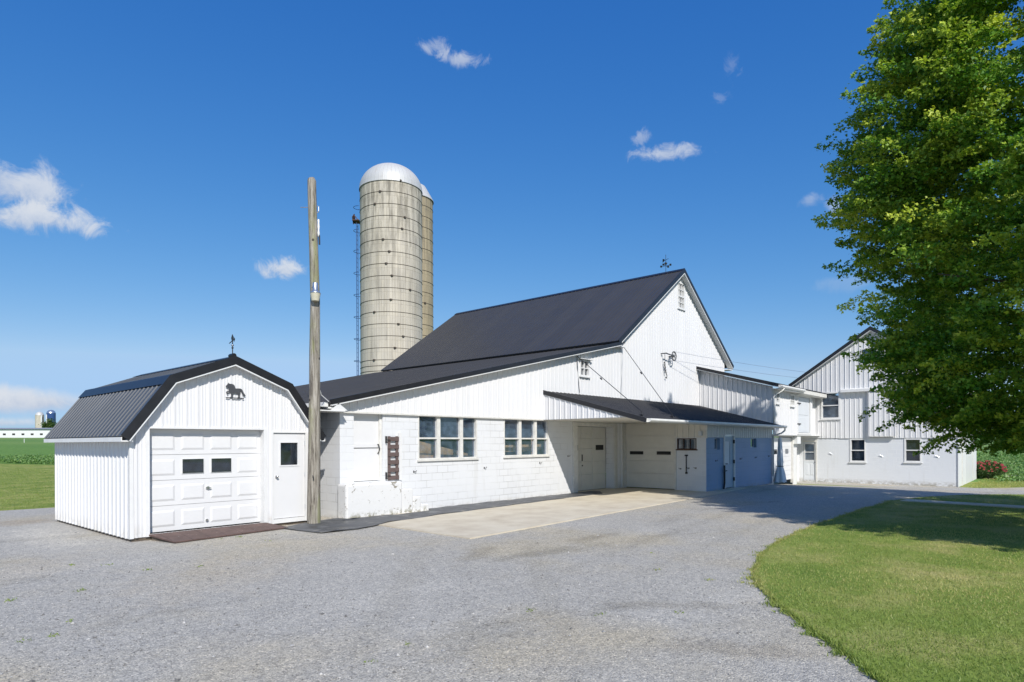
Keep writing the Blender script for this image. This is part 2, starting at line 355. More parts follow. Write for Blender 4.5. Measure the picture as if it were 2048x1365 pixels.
# ------------------------------------------------------------------ mesh helpers
class MB:
    def __init__(s): s.v = []; s.f = []
    def face(s, pts):
        i = len(s.v); s.v += [tuple(p) for p in pts]; s.f.append(tuple(range(i, i+len(pts)))); return s
    def box(s, x0, x1, y0, y1, z0, z1):
        x0, x1 = min(x0, x1), max(x0, x1); y0, y1 = min(y0, y1), max(y0, y1)
        i = len(s.v)
        s.v += [(x, y, z) for z in (z0, z1) for y in (y0, y1) for x in (x0, x1)]
        s.f += [tuple(i+k for k in q) for q in ((0, 2, 3, 1), (4, 5, 7, 6), (0, 1, 5, 4), (2, 6, 7, 3), (0, 4, 6, 2), (1, 3, 7, 5))]
        return s
    def hexa(s, a, b):                                   # two matching rings of points -> closed solid
        n = len(a); i = len(s.v); s.v += [tuple(p) for p in a]+[tuple(p) for p in b]
        s.f.append(tuple(range(i+n-1, i-1, -1))); s.f.append(tuple(range(i+n, i+2*n)))
        for k in range(n):
            k2 = (k+1) % n; s.f.append((i+k, i+k2, i+n+k2, i+n+k))
        return s
    def beam(s, p, q, w, h, up=(0, 0, 1)):
        p = Vector(p); q = Vector(q); d = (q-p).normalized(); r = d.cross(Vector(up))
        if r.length < 1e-4: r = d.cross(Vector((1, 0, 0)))
        r.normalize(); u = r.cross(d); r *= w/2; u *= h/2
        return s.hexa([p-r-u, p+r-u, p+r+u, p-r+u], [q-r-u, q+r-u, q+r+u, q-r+u])
    def tube(s, pts, rad, n=8, cap=True):
        pts = [Vector(p) for p in pts]
        if not hasattr(rad, '__len__'): rad = [rad]*len(pts)
        i0 = len(s.v); prev = None
        for k, p in enumerate(pts):
            d = (pts[min(k+1, len(pts)-1)]-pts[max(k-1, 0)]).normalized()
            if prev is None:
                r = d.cross(Vector((0, 0, 1)))
                if r.length < 1e-3: r = d.cross(Vector((1, 0, 0)))
            else: r = prev-d*prev.dot(d)
            r.normalize(); prev = r; u = d.cross(r)
            for j in range(n):
                a = 2*PI*j/n; s.v.append(tuple(p+(r*math.cos(a)+u*math.sin(a))*rad[k]))
        for k in range(len(pts)-1):
            for j in range(n):
                j2 = (j+1) % n; a = i0+k*n
                s.f.append((a+j, a+j2, a+n+j2, a+n+j))
        if cap:
            s.f.append(tuple(range(i0+n-1, i0-1, -1))); a = i0+(len(pts)-1)*n; s.f.append(tuple(range(a, a+n)))
        return s
    def lathe(s, c, prof, n=48, a0=0, a1=2*PI):          # prof: (radius, z)
        i0 = len(s.v); full = abs(a1-a0-2*PI) < 1e-6; m = n if full else n+1
        for r, z in prof:
            for j in range(m):
                a = a0+(a1-a0)*j/n; s.v.append((c[0]+r*math.cos(a), c[1]+r*math.sin(a), c[2]+z))
        for k in range(len(prof)-1):
            for j in range(n):
                j2 = (j+1) % m; s.f.append((i0+k*m+j, i0+k*m+j2, i0+(k+1)*m+j2, i0+(k+1)*m+j))
        return s
    def ring(s, c, R, r, n=64, m=6):
        i0 = len(s.v)
        for j in range(n):
            a = 2*PI*j/n
            for k in range(m):
                b = 2*PI*k/m; q = R+r*math.cos(b); s.v.append((c[0]+q*math.cos(a), c[1]+q*math.sin(a), c[2]+r*math.sin(b)))
        for j in range(n):
            for k in range(m):
                j2 = (j+1) % n; k2 = (k+1) % m
                s.f.append((i0+j*m+k, i0+j2*m+k, i0+j2*m+k2, i0+j*m+k2))
        return s
    def build(s, name, m, parent=None, smooth=False, bevel=0):
        o0 = Vector(origin(parent)) if parent else Vector((0, 0, 0))
        me = bpy.data.meshes.new(name)
        me.from_pydata([(v[0]-o0[0], v[1]-o0[1], v[2]-o0[2]) for v in s.v], [], s.f)
        me.materials.append(M[m] if isinstance(m, str) else m)
        if smooth: me.polygons.foreach_set('use_smooth', [True]*len(me.polygons))
        o = bpy.data.objects.new(name, me); COL.objects.link(o)
        if parent: o.parent = parent
        if bevel:
            bv = o.modifiers.new('edge', 'BEVEL'); bv.width = bevel; bv.segments = 2; bv.limit_method = 'ANGLE'
        return o
def origin(o):
    p = Vector((0, 0, 0))
    while o: p += o.location; o = o.parent
    return p
def tag(o, label=None, cat=None, group=None, kind=None):
    for k, v in (('label', label), ('category', cat), ('group', group), ('kind', kind)):
        if v: o[k] = v
    return o
def thing(name, loc, label, cat, group=None):
    o = bpy.data.objects.new(name, None); o.location = loc; o.empty_display_size = .2; COL.objects.link(o)
    return tag(o, label, cat, group)
def W(pl, val):
    if pl == 'y': return lambda u, z, o=0: (u, val-o, z)
    return lambda u, z, o=0: (val-o, u, z)
def wbox(mb, pl, val, u0, u1, z0, z1, o0, o1):
    if pl == 'y': return mb.box(u0, u1, val-o1, val-o0, z0, z1)
    return mb.box(val-o1, val-o0, u0, u1, z0, z1)
RIB = [(0, 0), (.012, .027), (.04, .027), (.056, 0), (.10, 0), (.108, .006), (.122, .006), (.13, 0), (.16, 0), (.168, .006), (.182, .006), (.19, 0)]
def ribwall(mb, pl, val, u0, u1, zb, zt, ops=(), rib=True, off=0, pitch=.2286, kinks=(), phase=0):
    zbf = zb if callable(zb) else (lambda u: zb); ztf = zt if callable(zt) else (lambda u: zt)
    P = []
    if rib:
        k = math.floor((u0-phase)/pitch)
        while phase+k*pitch < u1+pitch:
            P += [(phase+k*pitch+a, b) for a, b in RIB]; k += 1
    xs = np.array([a for a, b in P]) if P else np.array([u0-1, u1+1]); hs = np.array([b for a, b in P]) if P else np.array([0., 0.])
    cut = sorted(set([round(u0, 4), round(u1, 4)]+[round(a, 4) for a in xs if u0 < a < u1]+[round(k, 4) for k in kinks if u0 < k < u1]
                     + [round(k, 4) for o in ops for k in o[:2] if u0 < k < u1]))
    w = W(pl, val)
    for a, b in zip(cut[:-1], cut[1:]):
        if b-a < 1e-4: continue
        m = (a+b)/2; ha = off+float(np.interp(a, xs, hs)); hb = off+float(np.interp(b, xs, hs))
        holes = sorted([(o[2], o[3]) for o in ops if o[0] < m < o[1]])
        segs = []; lo = None
        for h0, h1 in holes: segs.append((lo, h0)); lo = h1
        segs.append((lo, None))
        for s0, s1 in segs:
            za0 = zbf(a) if s0 is None else s0; zb0 = zbf(b) if s0 is None else s0
            za1 = ztf(a) if s1 is None else min(s1, ztf(a)); zb1 = ztf(b) if s1 is None else min(s1, ztf(b))
            if za1 <= za0+1e-4 and zb1 <= zb0+1e-4: continue
            mb.face([w(a, za0, ha), w(b, zb0, hb), w(b, max(zb1, zb0), hb), w(a, max(za1, za0), ha)])
    return mb
def ribroof(mb, e0, e1, r1, r0, thick=.06, rib=True, pitch=.2286, rh=.02):
    e0, e1, r1, r0 = map(Vector, (e0, e1, r1, r0))
    n = (e1-e0).cross(r0-e0).normalized()
    if n.z < 0: n = -n
    L = (e1-e0).length; us = [0., L]; P = []
    if rib:
        k = 0
        while k*pitch < L:
            P += [(k*pitch+a+.05, b*rh/.027) for a, b in ((0, 0), (.008, .027), (.022, .027), (.03, 0))]+[(k*pitch+.05+.14, 0), (k*pitch+.05+.15, .004), (k*pitch+.05+.165, .004), (k*pitch+.05+.175, 0)]; k += 1
        P = [q for q in P if q[0] < L]
    xs = [0.]+[a for a, b in P]+[L]; hs = [0.]+[b for a, b in P]+[0.]
    rows = []
    for x, h in zip(xs, hs):
        t = x/L; rows.append((e0.lerp(e1, t)+n*h, r0.lerp(r1, t)+n*h))
    for (a, b), (c, d) in zip(rows[:-1], rows[1:]): mb.face([a, c, d, b])
    dn = -n*thick
    mb.face([e0+dn, r0+dn, r1+dn, e1+dn])
    mb.face([e0, e0+dn, e1+dn, e1]); mb.face([r0, r1, r1+dn, r0+dn]); mb.face([e0, r0, r0+dn, e0+dn]); mb.face([e1, e1+dn, r1+dn, r1])
    return mb
def offs(pts, d):                                        # offset an open (u,z) polyline to its right-hand/lower side
    out = []
    for i, p in enumerate(pts):
        def nrm(a, b):
            dx, dz = b[0]-a[0], b[1]-a[1]; l = math.hypot(dx, dz); return (dz/l, -dx/l)
        if i == 0: n = nrm(pts[0], pts[1]); k = 1
        elif i == len(pts)-1: n = nrm(pts[-2], pts[-1]); k = 1
        else:
            a = nrm(pts[i-1], p); b = nrm(p, pts[i+1]); n = (a[0]+b[0], a[1]+b[1]); l = math.hypot(*n); n = (n[0]/l, n[1]/l); k = 1/(n[0]*a[0]+n[1]*a[1])
        out.append((p[0]+n[0]*d*k, p[1]+n[1]*d*k))
    return out
def rake(mb, pl, val, pts, d0, d1, o0, o1):              # board following a polyline, from depth d0 to d1 below it
    a = offs(pts, d0); b = offs(pts, d1); w = W(pl, val)
    for i in range(len(pts)-1):
        q = [a[i], a[i+1], b[i+1], b[i]]
        mb.hexa([w(u, z, o0) for u, z in q], [w(u, z, o1) for u, z in q])
    return mb
def window(par, pl, val, u0, u1, z0, z1, cols=2, rows=2, fr=.05, mun=.025, rec=.06, out=.02, mull=None, sill=True, fm='trim', gm='glass', hz=None, hmun=None, name='window'):
    mb = MB()
    for a, b, c, d in ((u0, u0+fr, z0, z1), (u1-fr, u1, z0, z1), (u0+fr, u1-fr, z0, z0+fr), (u0+fr, u1-fr, z1-fr, z1)):
        wbox(mb, pl, val, a, b, c, d, -rec-.02, out)
    us = mull if mull else [u0+(u1-u0)*k/cols for k in range(1, cols)]
    zs = hz if hz else [z0+(z1-z0)*k/rows for k in range(1, rows)]
    hm = hmun or mun
    for u in us: wbox(mb, pl, val, u-mun/2, u+mun/2, z0+fr, z1-fr, -rec, out-.012)
    e = [u0+fr]+us+[u1-fr]
    for z in zs:
        for a, b in zip(e[:-1], e[1:]):
            a2 = a+(mun/2 if a != e[0] else 0); b2 = b-(mun/2 if b != e[-1] else 0)
            wbox(mb, pl, val, a2, b2, z-hm/2, z+hm/2, -rec, out-.02)
    o = mb.build(name, fm, par)
    wbox(MB(), pl, val, u0+fr*.5, u1-fr*.5, z0+fr*.5, z1-fr*.5, -rec*.75-.004, -rec*.75).build('pane', gm, o)
    if sill: wbox(MB(), pl, val, u0-.04, u1+.04, z0-.045, z0-.002, -.02, out+.04).build('sill', fm, o)
    return o
def raised(mb, pl, val, u0, u1, z0, z1, o, h=.014, ins=.04):
    w = W(pl, val); a = [(u0, z0), (u1, z0), (u1, z1), (u0, z1)]; b = [(u0+ins, z0+ins), (u1-ins, z0+ins), (u1-ins, z1-ins), (u0+ins, z1-ins)]
    for i in range(4):
        j = (i+1) % 4; mb.face([w(*a[i], o), w(*a[j], o), w(*b[j], o+h), w(*b[i], o+h)])
    mb.face([w(*q, o+h) for q in b])
def hook(par, pl, val, u, z, s=.05):
    mb = MB(); w = W(pl, val)
    wbox(mb, pl, val, u-.012, u+.012, z-s*.6, z+s*.6, 0, .012)
    mb.tube([w(u, z+.01, .01), w(u+s*.5, z-.01, .05), w(u+s, z+.015, .06), w(u+s*1.2, z+s*.7, .055)], .009, 5)
    return mb.build('hook', 'iron', par)
def poly_sheet(name, poly, off, m, kind='structure', step=2.0, skirt=0.0, bmr=None):
    bm = bmesh.new(); f = bm.faces.new([bm.verts.new((x, y, 0)) for x, y in poly])
    xs = [p[0] for p in poly]; ys = [p[1] for p in poly]
    for ax, lo, hi in ((0, min(xs), max(xs)), (1, min(ys), max(ys))):
        k = math.ceil(lo/step)*step
        while k < hi:
            co = Vector((k, 0, 0)) if ax == 0 else Vector((0, k, 0)); no = Vector((1, 0, 0)) if ax == 0 else Vector((0, 1, 0))
            bmesh.ops.bisect_plane(bm, geom=bm.verts[:]+bm.edges[:]+bm.faces[:], plane_co=co, plane_no=no); k += step
    for v in bm.verts: v.co.z = float(gz(v.co.x, v.co.y))+off
    bmesh.ops.recalc_face_normals(bm, faces=bm.faces)
    for f in bm.faces:
        if f.normal.z < 0: f.normal_flip()
    if skirt:
        be = [e for e in bm.edges if e.is_boundary]
        r = bmesh.ops.extrude_edge_only(bm, edges=be)
        for v in r['geom']:
            if isinstance(v, bmesh.types.BMVert): v.co.z -= skirt
    me = bpy.data.meshes.new(name); bm.to_mesh(me); bm.free(); me.materials.append(M[m])
    o = bpy.data.objects.new(name, me); COL.objects.link(o); o['kind'] = kind
    return o
def mesh_np(name, verts, loops_per, m, tone=None, parent=None):   # verts (n,k,3): n separate k-gons
    n, k, _ = verts.shape
    me = bpy.data.meshes.new(name)
    me.vertices.add(n*k); me.vertices.foreach_set('co', verts.reshape(-1).astype(np.float32))
    me.loops.add(n*k); me.loops.foreach_set('vertex_index', np.arange(n*k, dtype=np.int32))
    me.polygons.add(n); me.polygons.foreach_set('loop_start', np.arange(0, n*k, k, dtype=np.int32))
    try: me.polygons.foreach_set('loop_total', np.full(n, k, dtype=np.int32))
    except Exception: pass
    me.update(calc_edges=True); me.validate()
    if tone is not None:
        at = me.attributes.new('tone', 'FLOAT', 'POINT'); at.data.foreach_set('value', np.repeat(tone, k).astype(np.float32))
    me.materials.append(M[m])
    o = bpy.data.objects.new(name, me); COL.objects.link(o)
    if parent: o.parent = parent
    return o

# ================================================================== THE SETTING
# terrain: fan of rings out to the horizon
mb = MB(); rr = [0, 4, 8, 12, 16, 20, 24, 28, 32, 36, 40, 46, 54, 62, 72, 84, 98, 115, 135, 160, 190, 225, 270, 400, 800, 2000, 6000]; NA = 96
for r in rr:
    for j in range(NA):
        a = 2*PI*j/NA; x = 20+r*math.cos(a); y = 10+r*math.sin(a); mb.v.append((x, y, float(gz(x, y))-.02))
for i in range(len(rr)-1):
    for j in range(NA):
        k = (j+1) % NA
        if i == 0:
            if j < NA-1 or True: mb.f.append((0, NA+j, NA+k))
        else: mb.f.append((i*NA+j, (i+1)*NA+j, (i+1)*NA+k, i*NA+k))
tag(mb.build('ground', 'ground', smooth=True), kind='structure')
driveway_poly = [(-45, 31), (1.0, 23.6), (2.0, 23.35), (2.9, 23.0), (4.0, 22.55), (5.3, 22.45), (9.2, 22.3), (9.2, 14), (22, 12), (32, 12.5), (37.0, 12), (37.0, 3.75), (36.7, 3.0), (37.6, 1.9), (40, .4), (46, -3.2), (60, -11.5), (60, -40), (-45, -40)]
poly_sheet('driveway', driveway_poly, .0, 'gravel')
lawn_poly = [(22.54, 3.95), (20.71, 3.93), (19.17, 4.06), (17.47, 4.02), (15.27, 4.07), (13.31, 4.02), (11.64, 3.88), (10.45, 3.69), (9.64, 3.46), (8.83, 3.2), (8.2, 2.92), (7.6, 2.55), (7.09, 2.2), (6.65, 1.88), (6.3, 1.6), (6.03, 1.37), (5.7, 1.16), (5.4, .95),
             (5.0, .2), (4.8, -1.5), (5.2, -6), (7, -16), (48, -16), (40, -6.6), (33, -2.1), (29.4, .5), (27.6, 1.75), (25.93, 2.75), (24.4, 3.45)]
rl = random.Random(3)
def wobble(poly, n0, n1, amp):
    out = []
    for i, p in enumerate(poly):
        out.append(p)
        if n0 <= i < n1:
            q = poly[i+1]; L = math.hypot(q[0]-p[0], q[1]-p[1]); k = max(1, int(L/.22))
            for j in range(1, k):
                t = j/k; out.append((p[0]+(q[0]-p[0])*t+rl.uniform(-amp, amp), p[1]+(q[1]-p[1])*t+rl.uniform(-amp, amp)))
    return out
lawn_w = wobble(lawn_poly, 0, 20, .035)
poly_sheet('lawn', lawn_w, .022, 'lawn', skirt=.06)
poly_sheet('footpath', [(23.1, 3.62), (22.72, .74), (22.3, -6), (21.62, -6), (22.0, .74), (22.42, 3.7)], .045, 'concrete', skirt=.06)
poly_sheet('concrete_apron', [(8.78, 13.36), (8.79, 11.6), (8.67, 8.62), (14, 8.85), (20.46, 9.12), (25.3, 9.5), (25.3, 9.88), (22.42, 9.88), (22.42, 13.36), (21.6, 13.4), (21.6, 13.74), (19.05, 13.74), (19.05, 13.36)], .022, 'concrete', skirt=.04)

# ================================================================== GAMBREL SHED
sh = thing('garden_shed', (6.25, 13.35, 0), 'small white metal shed with black gambrel roof and a panelled garage door', 'shed')
X0, X1, Y0, Y1 = 4.29, 8.2, 13.35, 18.42; cx = 6.25
GP = [(4.10, 2.02), (4.96, 3.20), (6.25, 3.70), (7.54, 3.20), (8.40, 2.02)]
gz_in = lambda x: float(np.interp(x, [4.29, 4.99, 6.25, 7.51, 8.21], [2.16, 3.10, 3.58, 3.10, 2.16]))
ops = [(4.62, 6.95, .12, 2.17), (7.17, 7.97, .07, 2.11)]
mb = MB(); ribwall(mb, 'y', Y0, X0, X1, .07, gz_in, ops, phase=.02, kinks=(4.99, 6.25, 7.51))
ribwall(mb, 'x', X0, Y0, Y1, .05, 2.12, phase=.06); ribwall(mb, 'x', X1, Y0, Y1, .05, 2.12, rib=False)
ribwall(mb, 'y', Y1, X0, X1, .05, gz_in, rib=False, kinks=(4.99, 6.25, 7.51))
mb.build('wall', 'siding', sh)
MB().box(X0+.02, X1-.02, Y0+.02, Y1-.02, 0, .07).build('foundation', 'bark', sh)
mb = MB()
for a, b in zip(GP[:-1], GP[1:]): ribroof(mb, (a[0], 13.19, a[1]), (a[0], 18.58, a[1]), (b[0], 18.58, b[1]), (b[0], 13.19, b[1]), .05) if a[1] < b[1] else ribroof(mb, (b[0], 13.19, b[1]), (b[0], 18.58, b[1]), (a[0], 18.58, a[1]), (a[0], 13.19, a[1]), .05)
mb.build('roof', 'shedroof', sh)
mb = MB()
def cap(mb, x, z, lx, lz, rx, rz, y0, y1, lift=.032):    # folded flashing over a ridge or kink running along y
    for (px, pz) in ((lx, lz), (rx, rz)):
        d = Vector((px-x, 0, pz-z)); L = d.length
        nrm = Vector((-d.z, 0, d.x)).normalized()
        if nrm.z < 0: nrm = -nrm
        a = Vector((x, y0, z+lift*1.15)); b = Vector((px, y0, pz))+nrm*lift
        mb.hexa([a, b, b-nrm*.006, a-Vector((0, 0, .006))], [v+Vector((0, y1-y0, 0)) for v in (a, b, b-nrm*.006, a-Vector((0, 0, .006)))])
cap(mb, 6.25, 3.70, 6.05, 3.622, 6.45, 3.622, 13.25, 18.6)
cap(mb, 4.96, 3.20, 4.83, 3.02, 5.04, 3.231, 13.2, 18.6); cap(mb, 7.54, 3.20, 7.46, 3.231, 7.67, 3.02, 13.2, 18.6)
mb.build('ridge_cap', 'black', sh)
mb = MB(); rake(mb, 'y', Y0, GP, -.03, .14, .15, .185); mb.build('rake_trim', 'black', sh)
mb = MB(); rake(mb, 'y', Y0, GP, .1405, .165, .13, .18); rake(mb, 'y', Y0, GP, .12, .138, 0.002, .149); mb.build('soffit', 'soffit', sh)
mb = MB(); mb.box(4.085, 4.105, 13.2, 18.57, 1.915, 2.0); mb.box(4.105, 4.288, 13.2, 18.57, 1.915, 1.94); mb.build('fascia', 'trim', sh); mb = MB(); mb.box(8.395, 8.415, 13.2, 18.57, 1.915, 2.0); mb.box(8.225, 8.395, 13.2, 18.57, 1.915, 1.94)
mb.build('fascia', 'trim', sh)
mb = MB(); MB.box(mb, X0-.022, X0+.05, Y0-.024, Y0+.04, .06, 2.0)
for a, b, c, d in ((4.545, 4.62, .07, 2.2), (6.95, 7.02, .07, 2.2), (4.62, 6.95, 2.172, 2.215)): wbox(mb, 'y', Y0, a, b, c, d, -.02, .026)
for a, b in ((4.60, 4.62), (6.95, 6.97)): wbox(mb, 'y', Y0, a, b, .1, 2.17, -.2, -.021)
wbox(mb, 'y', Y0, 4.60, 6.97, 2.172, 2.19, -.2, -.021)
mb.build('corner_trim', 'trim', sh)
# garage door
mb = MB()
secs = [(.125, .63), (.637, 1.14), (1.147, 1.65), (1.657, 2.168)]
for a, b in secs: wbox(mb, 'y', Y0, 4.622, 6.948, a, b, -.2, -.15)
cw = (6.948-4.622)/4
for r, (a, b) in enumerate(secs):
    for c in range(4):
        if r == 2 and c in (1, 2): continue
        u = 4.622+cw*c; raised(mb, 'y', Y0, u+.06, u+cw-.06, a+.09, b-.09, -.149)
gd = mb.build('garage_door', 'door', sh)
for c in (1, 2):
    u = 4.622+cw*c; window(gd, 'y', Y0, u+.07, u+cw-.07, 1.26, 1.57, 1, 1, .025, rec=.165, out=-.135, sill=False, gm='darkglass', name='door_window')
mb = MB(); mb.tube([(5.79, 13.5, .95), (5.79, 13.46, .95)], .03, 8); mb.beam((5.74, 13.46, .955), (5.85, 13.455, .94), .012, .02); mb.build('handle', 'chrome', gd)
MB().tube([(5.77, 13.5, .27), (5.77, 13.47, .27)], .03, 8).build('lock', 'brassy' if 'brassy' in M else 'chrome', gd)
# personnel door
mb = MB()
for a, b, c, d in ((7.13, 7.17, .06, 2.13), (7.97, 8.01, .06, 2.13), (7.17, 7.97, 2.11, 2.14)): wbox(mb, 'y', Y0, a, b, c, d, -.05, .03)
wbox(mb, 'y', Y0, 7.17, 7.97, .065, .16, -.03, .025); mb.build('door_frame', 'trim', sh)
mb = MB()
for a, b, c, d in ((7.18, 7.34, .17, 2.1), (7.8, 7.96, .17, 2.1), (7.34, 7.8, .17, 1.36), (7.34, 7.8, 1.9, 2.1)): wbox(mb, 'y', Y0, a, b, c, d, -.05, -.005)
pd = mb.build('door', 'door', sh)
window(pd, 'y', Y0, 7.325, 7.815, 1.345, 1.915, 1, 1, .03, rec=.03, out=.006, sill=False, gm='darkglass', name='door_window')
mb = MB(); mb.lathe((7.25, Y0-.02, 1.12), [(0, -.03), (.03, -.02), (.03, .02), (0, .03)], 10); mb.lathe((7.25, Y0-.05, 1.12), [(0, -.035), (.035, 0), (0, .035)], 10); mb.build('knob', 'chrome', pd, True)
for z in (.35, 1.1, 1.83): wbox(MB(), 'y', Y0, 7.955, 7.975, z, z+.1, -.005, .008).build('hinge', 'galv', pd)

# horse plate on the shed gable
hp = [(6.14, 3.135), (6.105, 3.095), (6.10, 3.07), (6.125, 3.06), (6.145, 3.085), (6.165, 3.08), (6.155, 3.02), (6.165, 2.985), (6.13, 2.985), (6.105, 2.965), (6.12, 2.925), (6.15, 2.925), (6.145, 2.945), (6.13, 2.95), (6.14, 2.962), (6.20, 2.95), (6.215, 2.90), (6.21, 2.87), (6.18, 2.855), (6.24, 2.855), (6.245, 2.90), (6.25, 2.95), (6.30, 2.955), (6.355, 2.945),
      (6.37, 2.905), (6.365, 2.87), (6.345, 2.855), (6.405, 2.855), (6.40, 2.89), (6.395, 2.93), (6.41, 2.98), (6.415, 3.01), (6.44, 2.96), (6.48, 2.905), (6.53, 2.90), (6.515, 2.925), (6.485, 2.965), (6.465, 3.01), (6.445, 3.04), (6.41, 3.055), (6.36, 3.055), (6.315, 3.05), (6.30, 3.06), (6.29, 3.10), (6.265, 3.13), (6.22, 3.145), (6.19, 3.14), (6.175, 3.145), (6.16, 3.15), (6.155, 3.165), (6.148, 3.145)]
mb = MB(); mb.hexa([(x, Y0-.045, z) for x, z in hp], [(x, Y0-.030, z) for x, z in hp])
mb.box(6.10, 6.49, Y0-.044, Y0-.031, 2.835, 2.856); mb.box(6.2, 6.22, Y0-.031, Y0-.0, 2.95, 2.97); mb.box(6.4, 6.42, Y0-.031, Y0, 2.95, 2.97)
tag(mb.build('horse_silhouette', 'greyplate'), 'dark metal silhouette of a trotting horse on the shed gable', 'wall ornament')
# weathervane on the shed
wv = thing('weathervane', (6.25, 13.32, 3.73), 'thin dark weathervane standing on the shed ridge', 'weathervane')
mb = MB(); mb.tube([(6.25, 13.32, 3.72), (6.25, 13.32, 4.2)], .01, 6); mb.tube([(6.25, 13.32, 3.9), (6.25, 13.32, 3.93)], .022, 8); mb.build('rod', 'iron', wv)
mb = MB(); mb.lathe((6.25, 13.32, 3.97), [(0, -.03), (.022, -.015), (.03, 0), (.022, .015), (0, .03)], 10); mb.build('globe', 'galv', wv, True)
mb = MB(); mb.beam((6.15, 13.05, 4.05), (6.32, 13.62, 4.05), .012, .014)
mb.hexa([(6.15, 13.05, 4.0), (6.15, 13.05, 4.1), (6.13, 12.96, 4.05)], [(6.158, 13.05, 4.0), (6.158, 13.05, 4.1), (6.138, 12.96, 4.05)])
mb.hexa([(6.22, 13.22, 4.06), (6.26, 13.37, 4.06), (6.28, 13.45, 4.14), (6.25, 13.34, 4.2), (6.21, 13.2, 4.14)], [(6.228, 13.22, 4.06), (6.268, 13.37, 4.06), (6.288, 13.45, 4.14), (6.258, 13.34, 4.2), (6.218, 13.2, 4.14)]); mb.build('arrow', 'iron', wv)
MB().tube([(6.25, 13.24, 3.745), (6.25, 13.42, 3.745)], .05, 10).build('ridge_mount', 'black', wv)
# brown ramp in front of the garage door
rp = thing('wooden_ramp', (5.8, 12.95, 0), 'low brown planked ramp in front of the shed garage door', 'ramp')
mb = MB(); mb.hexa([(4.6, 13.33, .115), (6.98, 13.33, .115), (7.22, 12.78, .035), (4.76, 12.5, .035)], [(4.6, 13.33, .085), (6.98, 13.33, .085), (7.22, 12.78, .012), (4.76, 12.5, .012)]); mb.build('deck', 'ramp', rp)
mb = MB(); mb.hexa([(4.64, 13.3, .08), (4.64, 13.3, .0), (4.78, 12.6, .0), (4.78, 12.6, .02)], [(4.69, 13.3, .08), (4.69, 13.3, .0), (4.83, 12.6, .0), (4.83, 12.6, .02)]); mb.build('stringer', 'bark', rp); mb = MB()
mb.hexa([(6.9, 13.3, .08), (6.9, 13.3, .0), (7.1, 12.85, .0), (7.1, 12.85, .02)], [(6.95, 13.3, .08), (6.95, 13.3, .0), (7.15, 12.85, .0), (7.15, 12.85, .02)]); mb.build('stringer', 'bark', rp)

# ================================================================== POLE
pb = Vector((7.98, 13.0, 0))
def prt(du, z): return (pb.x+RGT[0]*du, pb.y+RGT[1]*du, z)
po = thing('utility_pole', pb, 'tall weathered wooden pole without crossarm beside the shed', 'pole')
mb = MB()
mb.tube([prt(0, -.3), prt(0, 0), prt(.0, .6), prt(.012, 1.4), prt(.022, 2.2), prt(.03, 3.1), prt(.036, 4.0), prt(.05, 5.2), prt(.02, 6.4), prt(-.012, 7.6), prt(-.016, 7.93), prt(-.03, 7.985)], [.17, .155, .148, .14, .132, .125, .12, .108, .1, .098, .097, .075], 20)
o = mb.build('pole_shaft', 'wood', po, True)
MB().tube([prt(-.28, 7.32), prt(.1, 7.32)], .009, 6).build('bolt', 'galv', po)
def front(du, dz, f): return (pb.x+RGT[0]*du-FWD[0]*f, pb.y+RGT[1]*du-FWD[1]*f, dz)
MB().tube([front(.03, 1.12, .13), front(.035, 1.13, .17), front(.05, 1.1, .18), front(.05, 1.04, .17)], .012, 6).build('hook', 'iron', po)
mb = MB(); mb.tube([front(.115, 7.34, .02), front(.15, 7.32, .03), front(.15, 7.22, .03), front(.12, 7.18, .02)], .012, 6)
mb.build('eye_bolt', 'galv', po)
il = MB(); il.lathe(front(.145, 6.62, .03), [(0, 0), (.02, .02), (.028, .1), (.018, .16), (.028, .24), (.02, .32), (.022, .4), (0, .42)], 12); il.build('insulator', 'porcelain', po, True)
mb = MB(); mb.tube([front(.16, 6.66, .03), front(.165, 6.45, .03)], .02, 6); mb.build('strap', 'iron', po)
yl = thing('yard_lamp', front(.1, 5.35, .14), 'metal yard lamp with a cream bowl on the wooden pole', 'lamp')
mb = MB(); lc = front(.105, 0, .16)
mb.lathe((lc[0], lc[1], 5.19), [(.075, .1), (.118, .1), (.118, .115), (.085, .15), (.06, .17), (.06, .33), (.055, .345), (0, .35)], 20); mb.tube([front(.02, 5.45, .09), front(.08, 5.45, .13)], .02, 8); mb.build('housing', 'galv', yl, True)
MB().lathe((lc[0], lc[1], 5.12), [(0, 0), (.085, 0), (.116, .165), (0, .167)], 20).build('bowl', 'lens', yl)

MB().tube([front(.12, 3.25, .05), (8.2, 13.02, 3.0), (8.45, 13.1, 2.86)], .012, 6).build('cable', 'trim', po)

# ================================================================== RUBBER RUNNER
mp = [(7.12, 12.86), (7.16, 12.2), (7.22, 11.56), (8.12, 11.42), (9.19, 11.8), (10.98, 12.02), (13.46, 12.16), (17.02, 12.33), (19.2, 12.4), (19.9, 12.95), (19.7, 13.3), (11.97, 13.36), (11.55, 13.2), (11.5, 12.9), (8.84, 12.94), (8.7, 13.2), (7.9, 13.2)]
bm = bmesh.new(); f = bm.faces.new([bm.verts.new((x, y, 0)) for x, y in mp])
for k in np.arange(7.2, 20, .35): bmesh.ops.bisect_plane(bm, geom=bm.verts[:]+bm.edges[:]+bm.faces[:], plane_co=Vector((k, 0, 0)), plane_no=Vector((1, 0, 0)))
for k in np.arange(11.4, 13.4, .3): bmesh.ops.bisect_plane(bm, geom=bm.verts[:]+bm.edges[:]+bm.faces[:], plane_co=Vector((0, k, 0)), plane_no=Vector((0, 1, 0)))
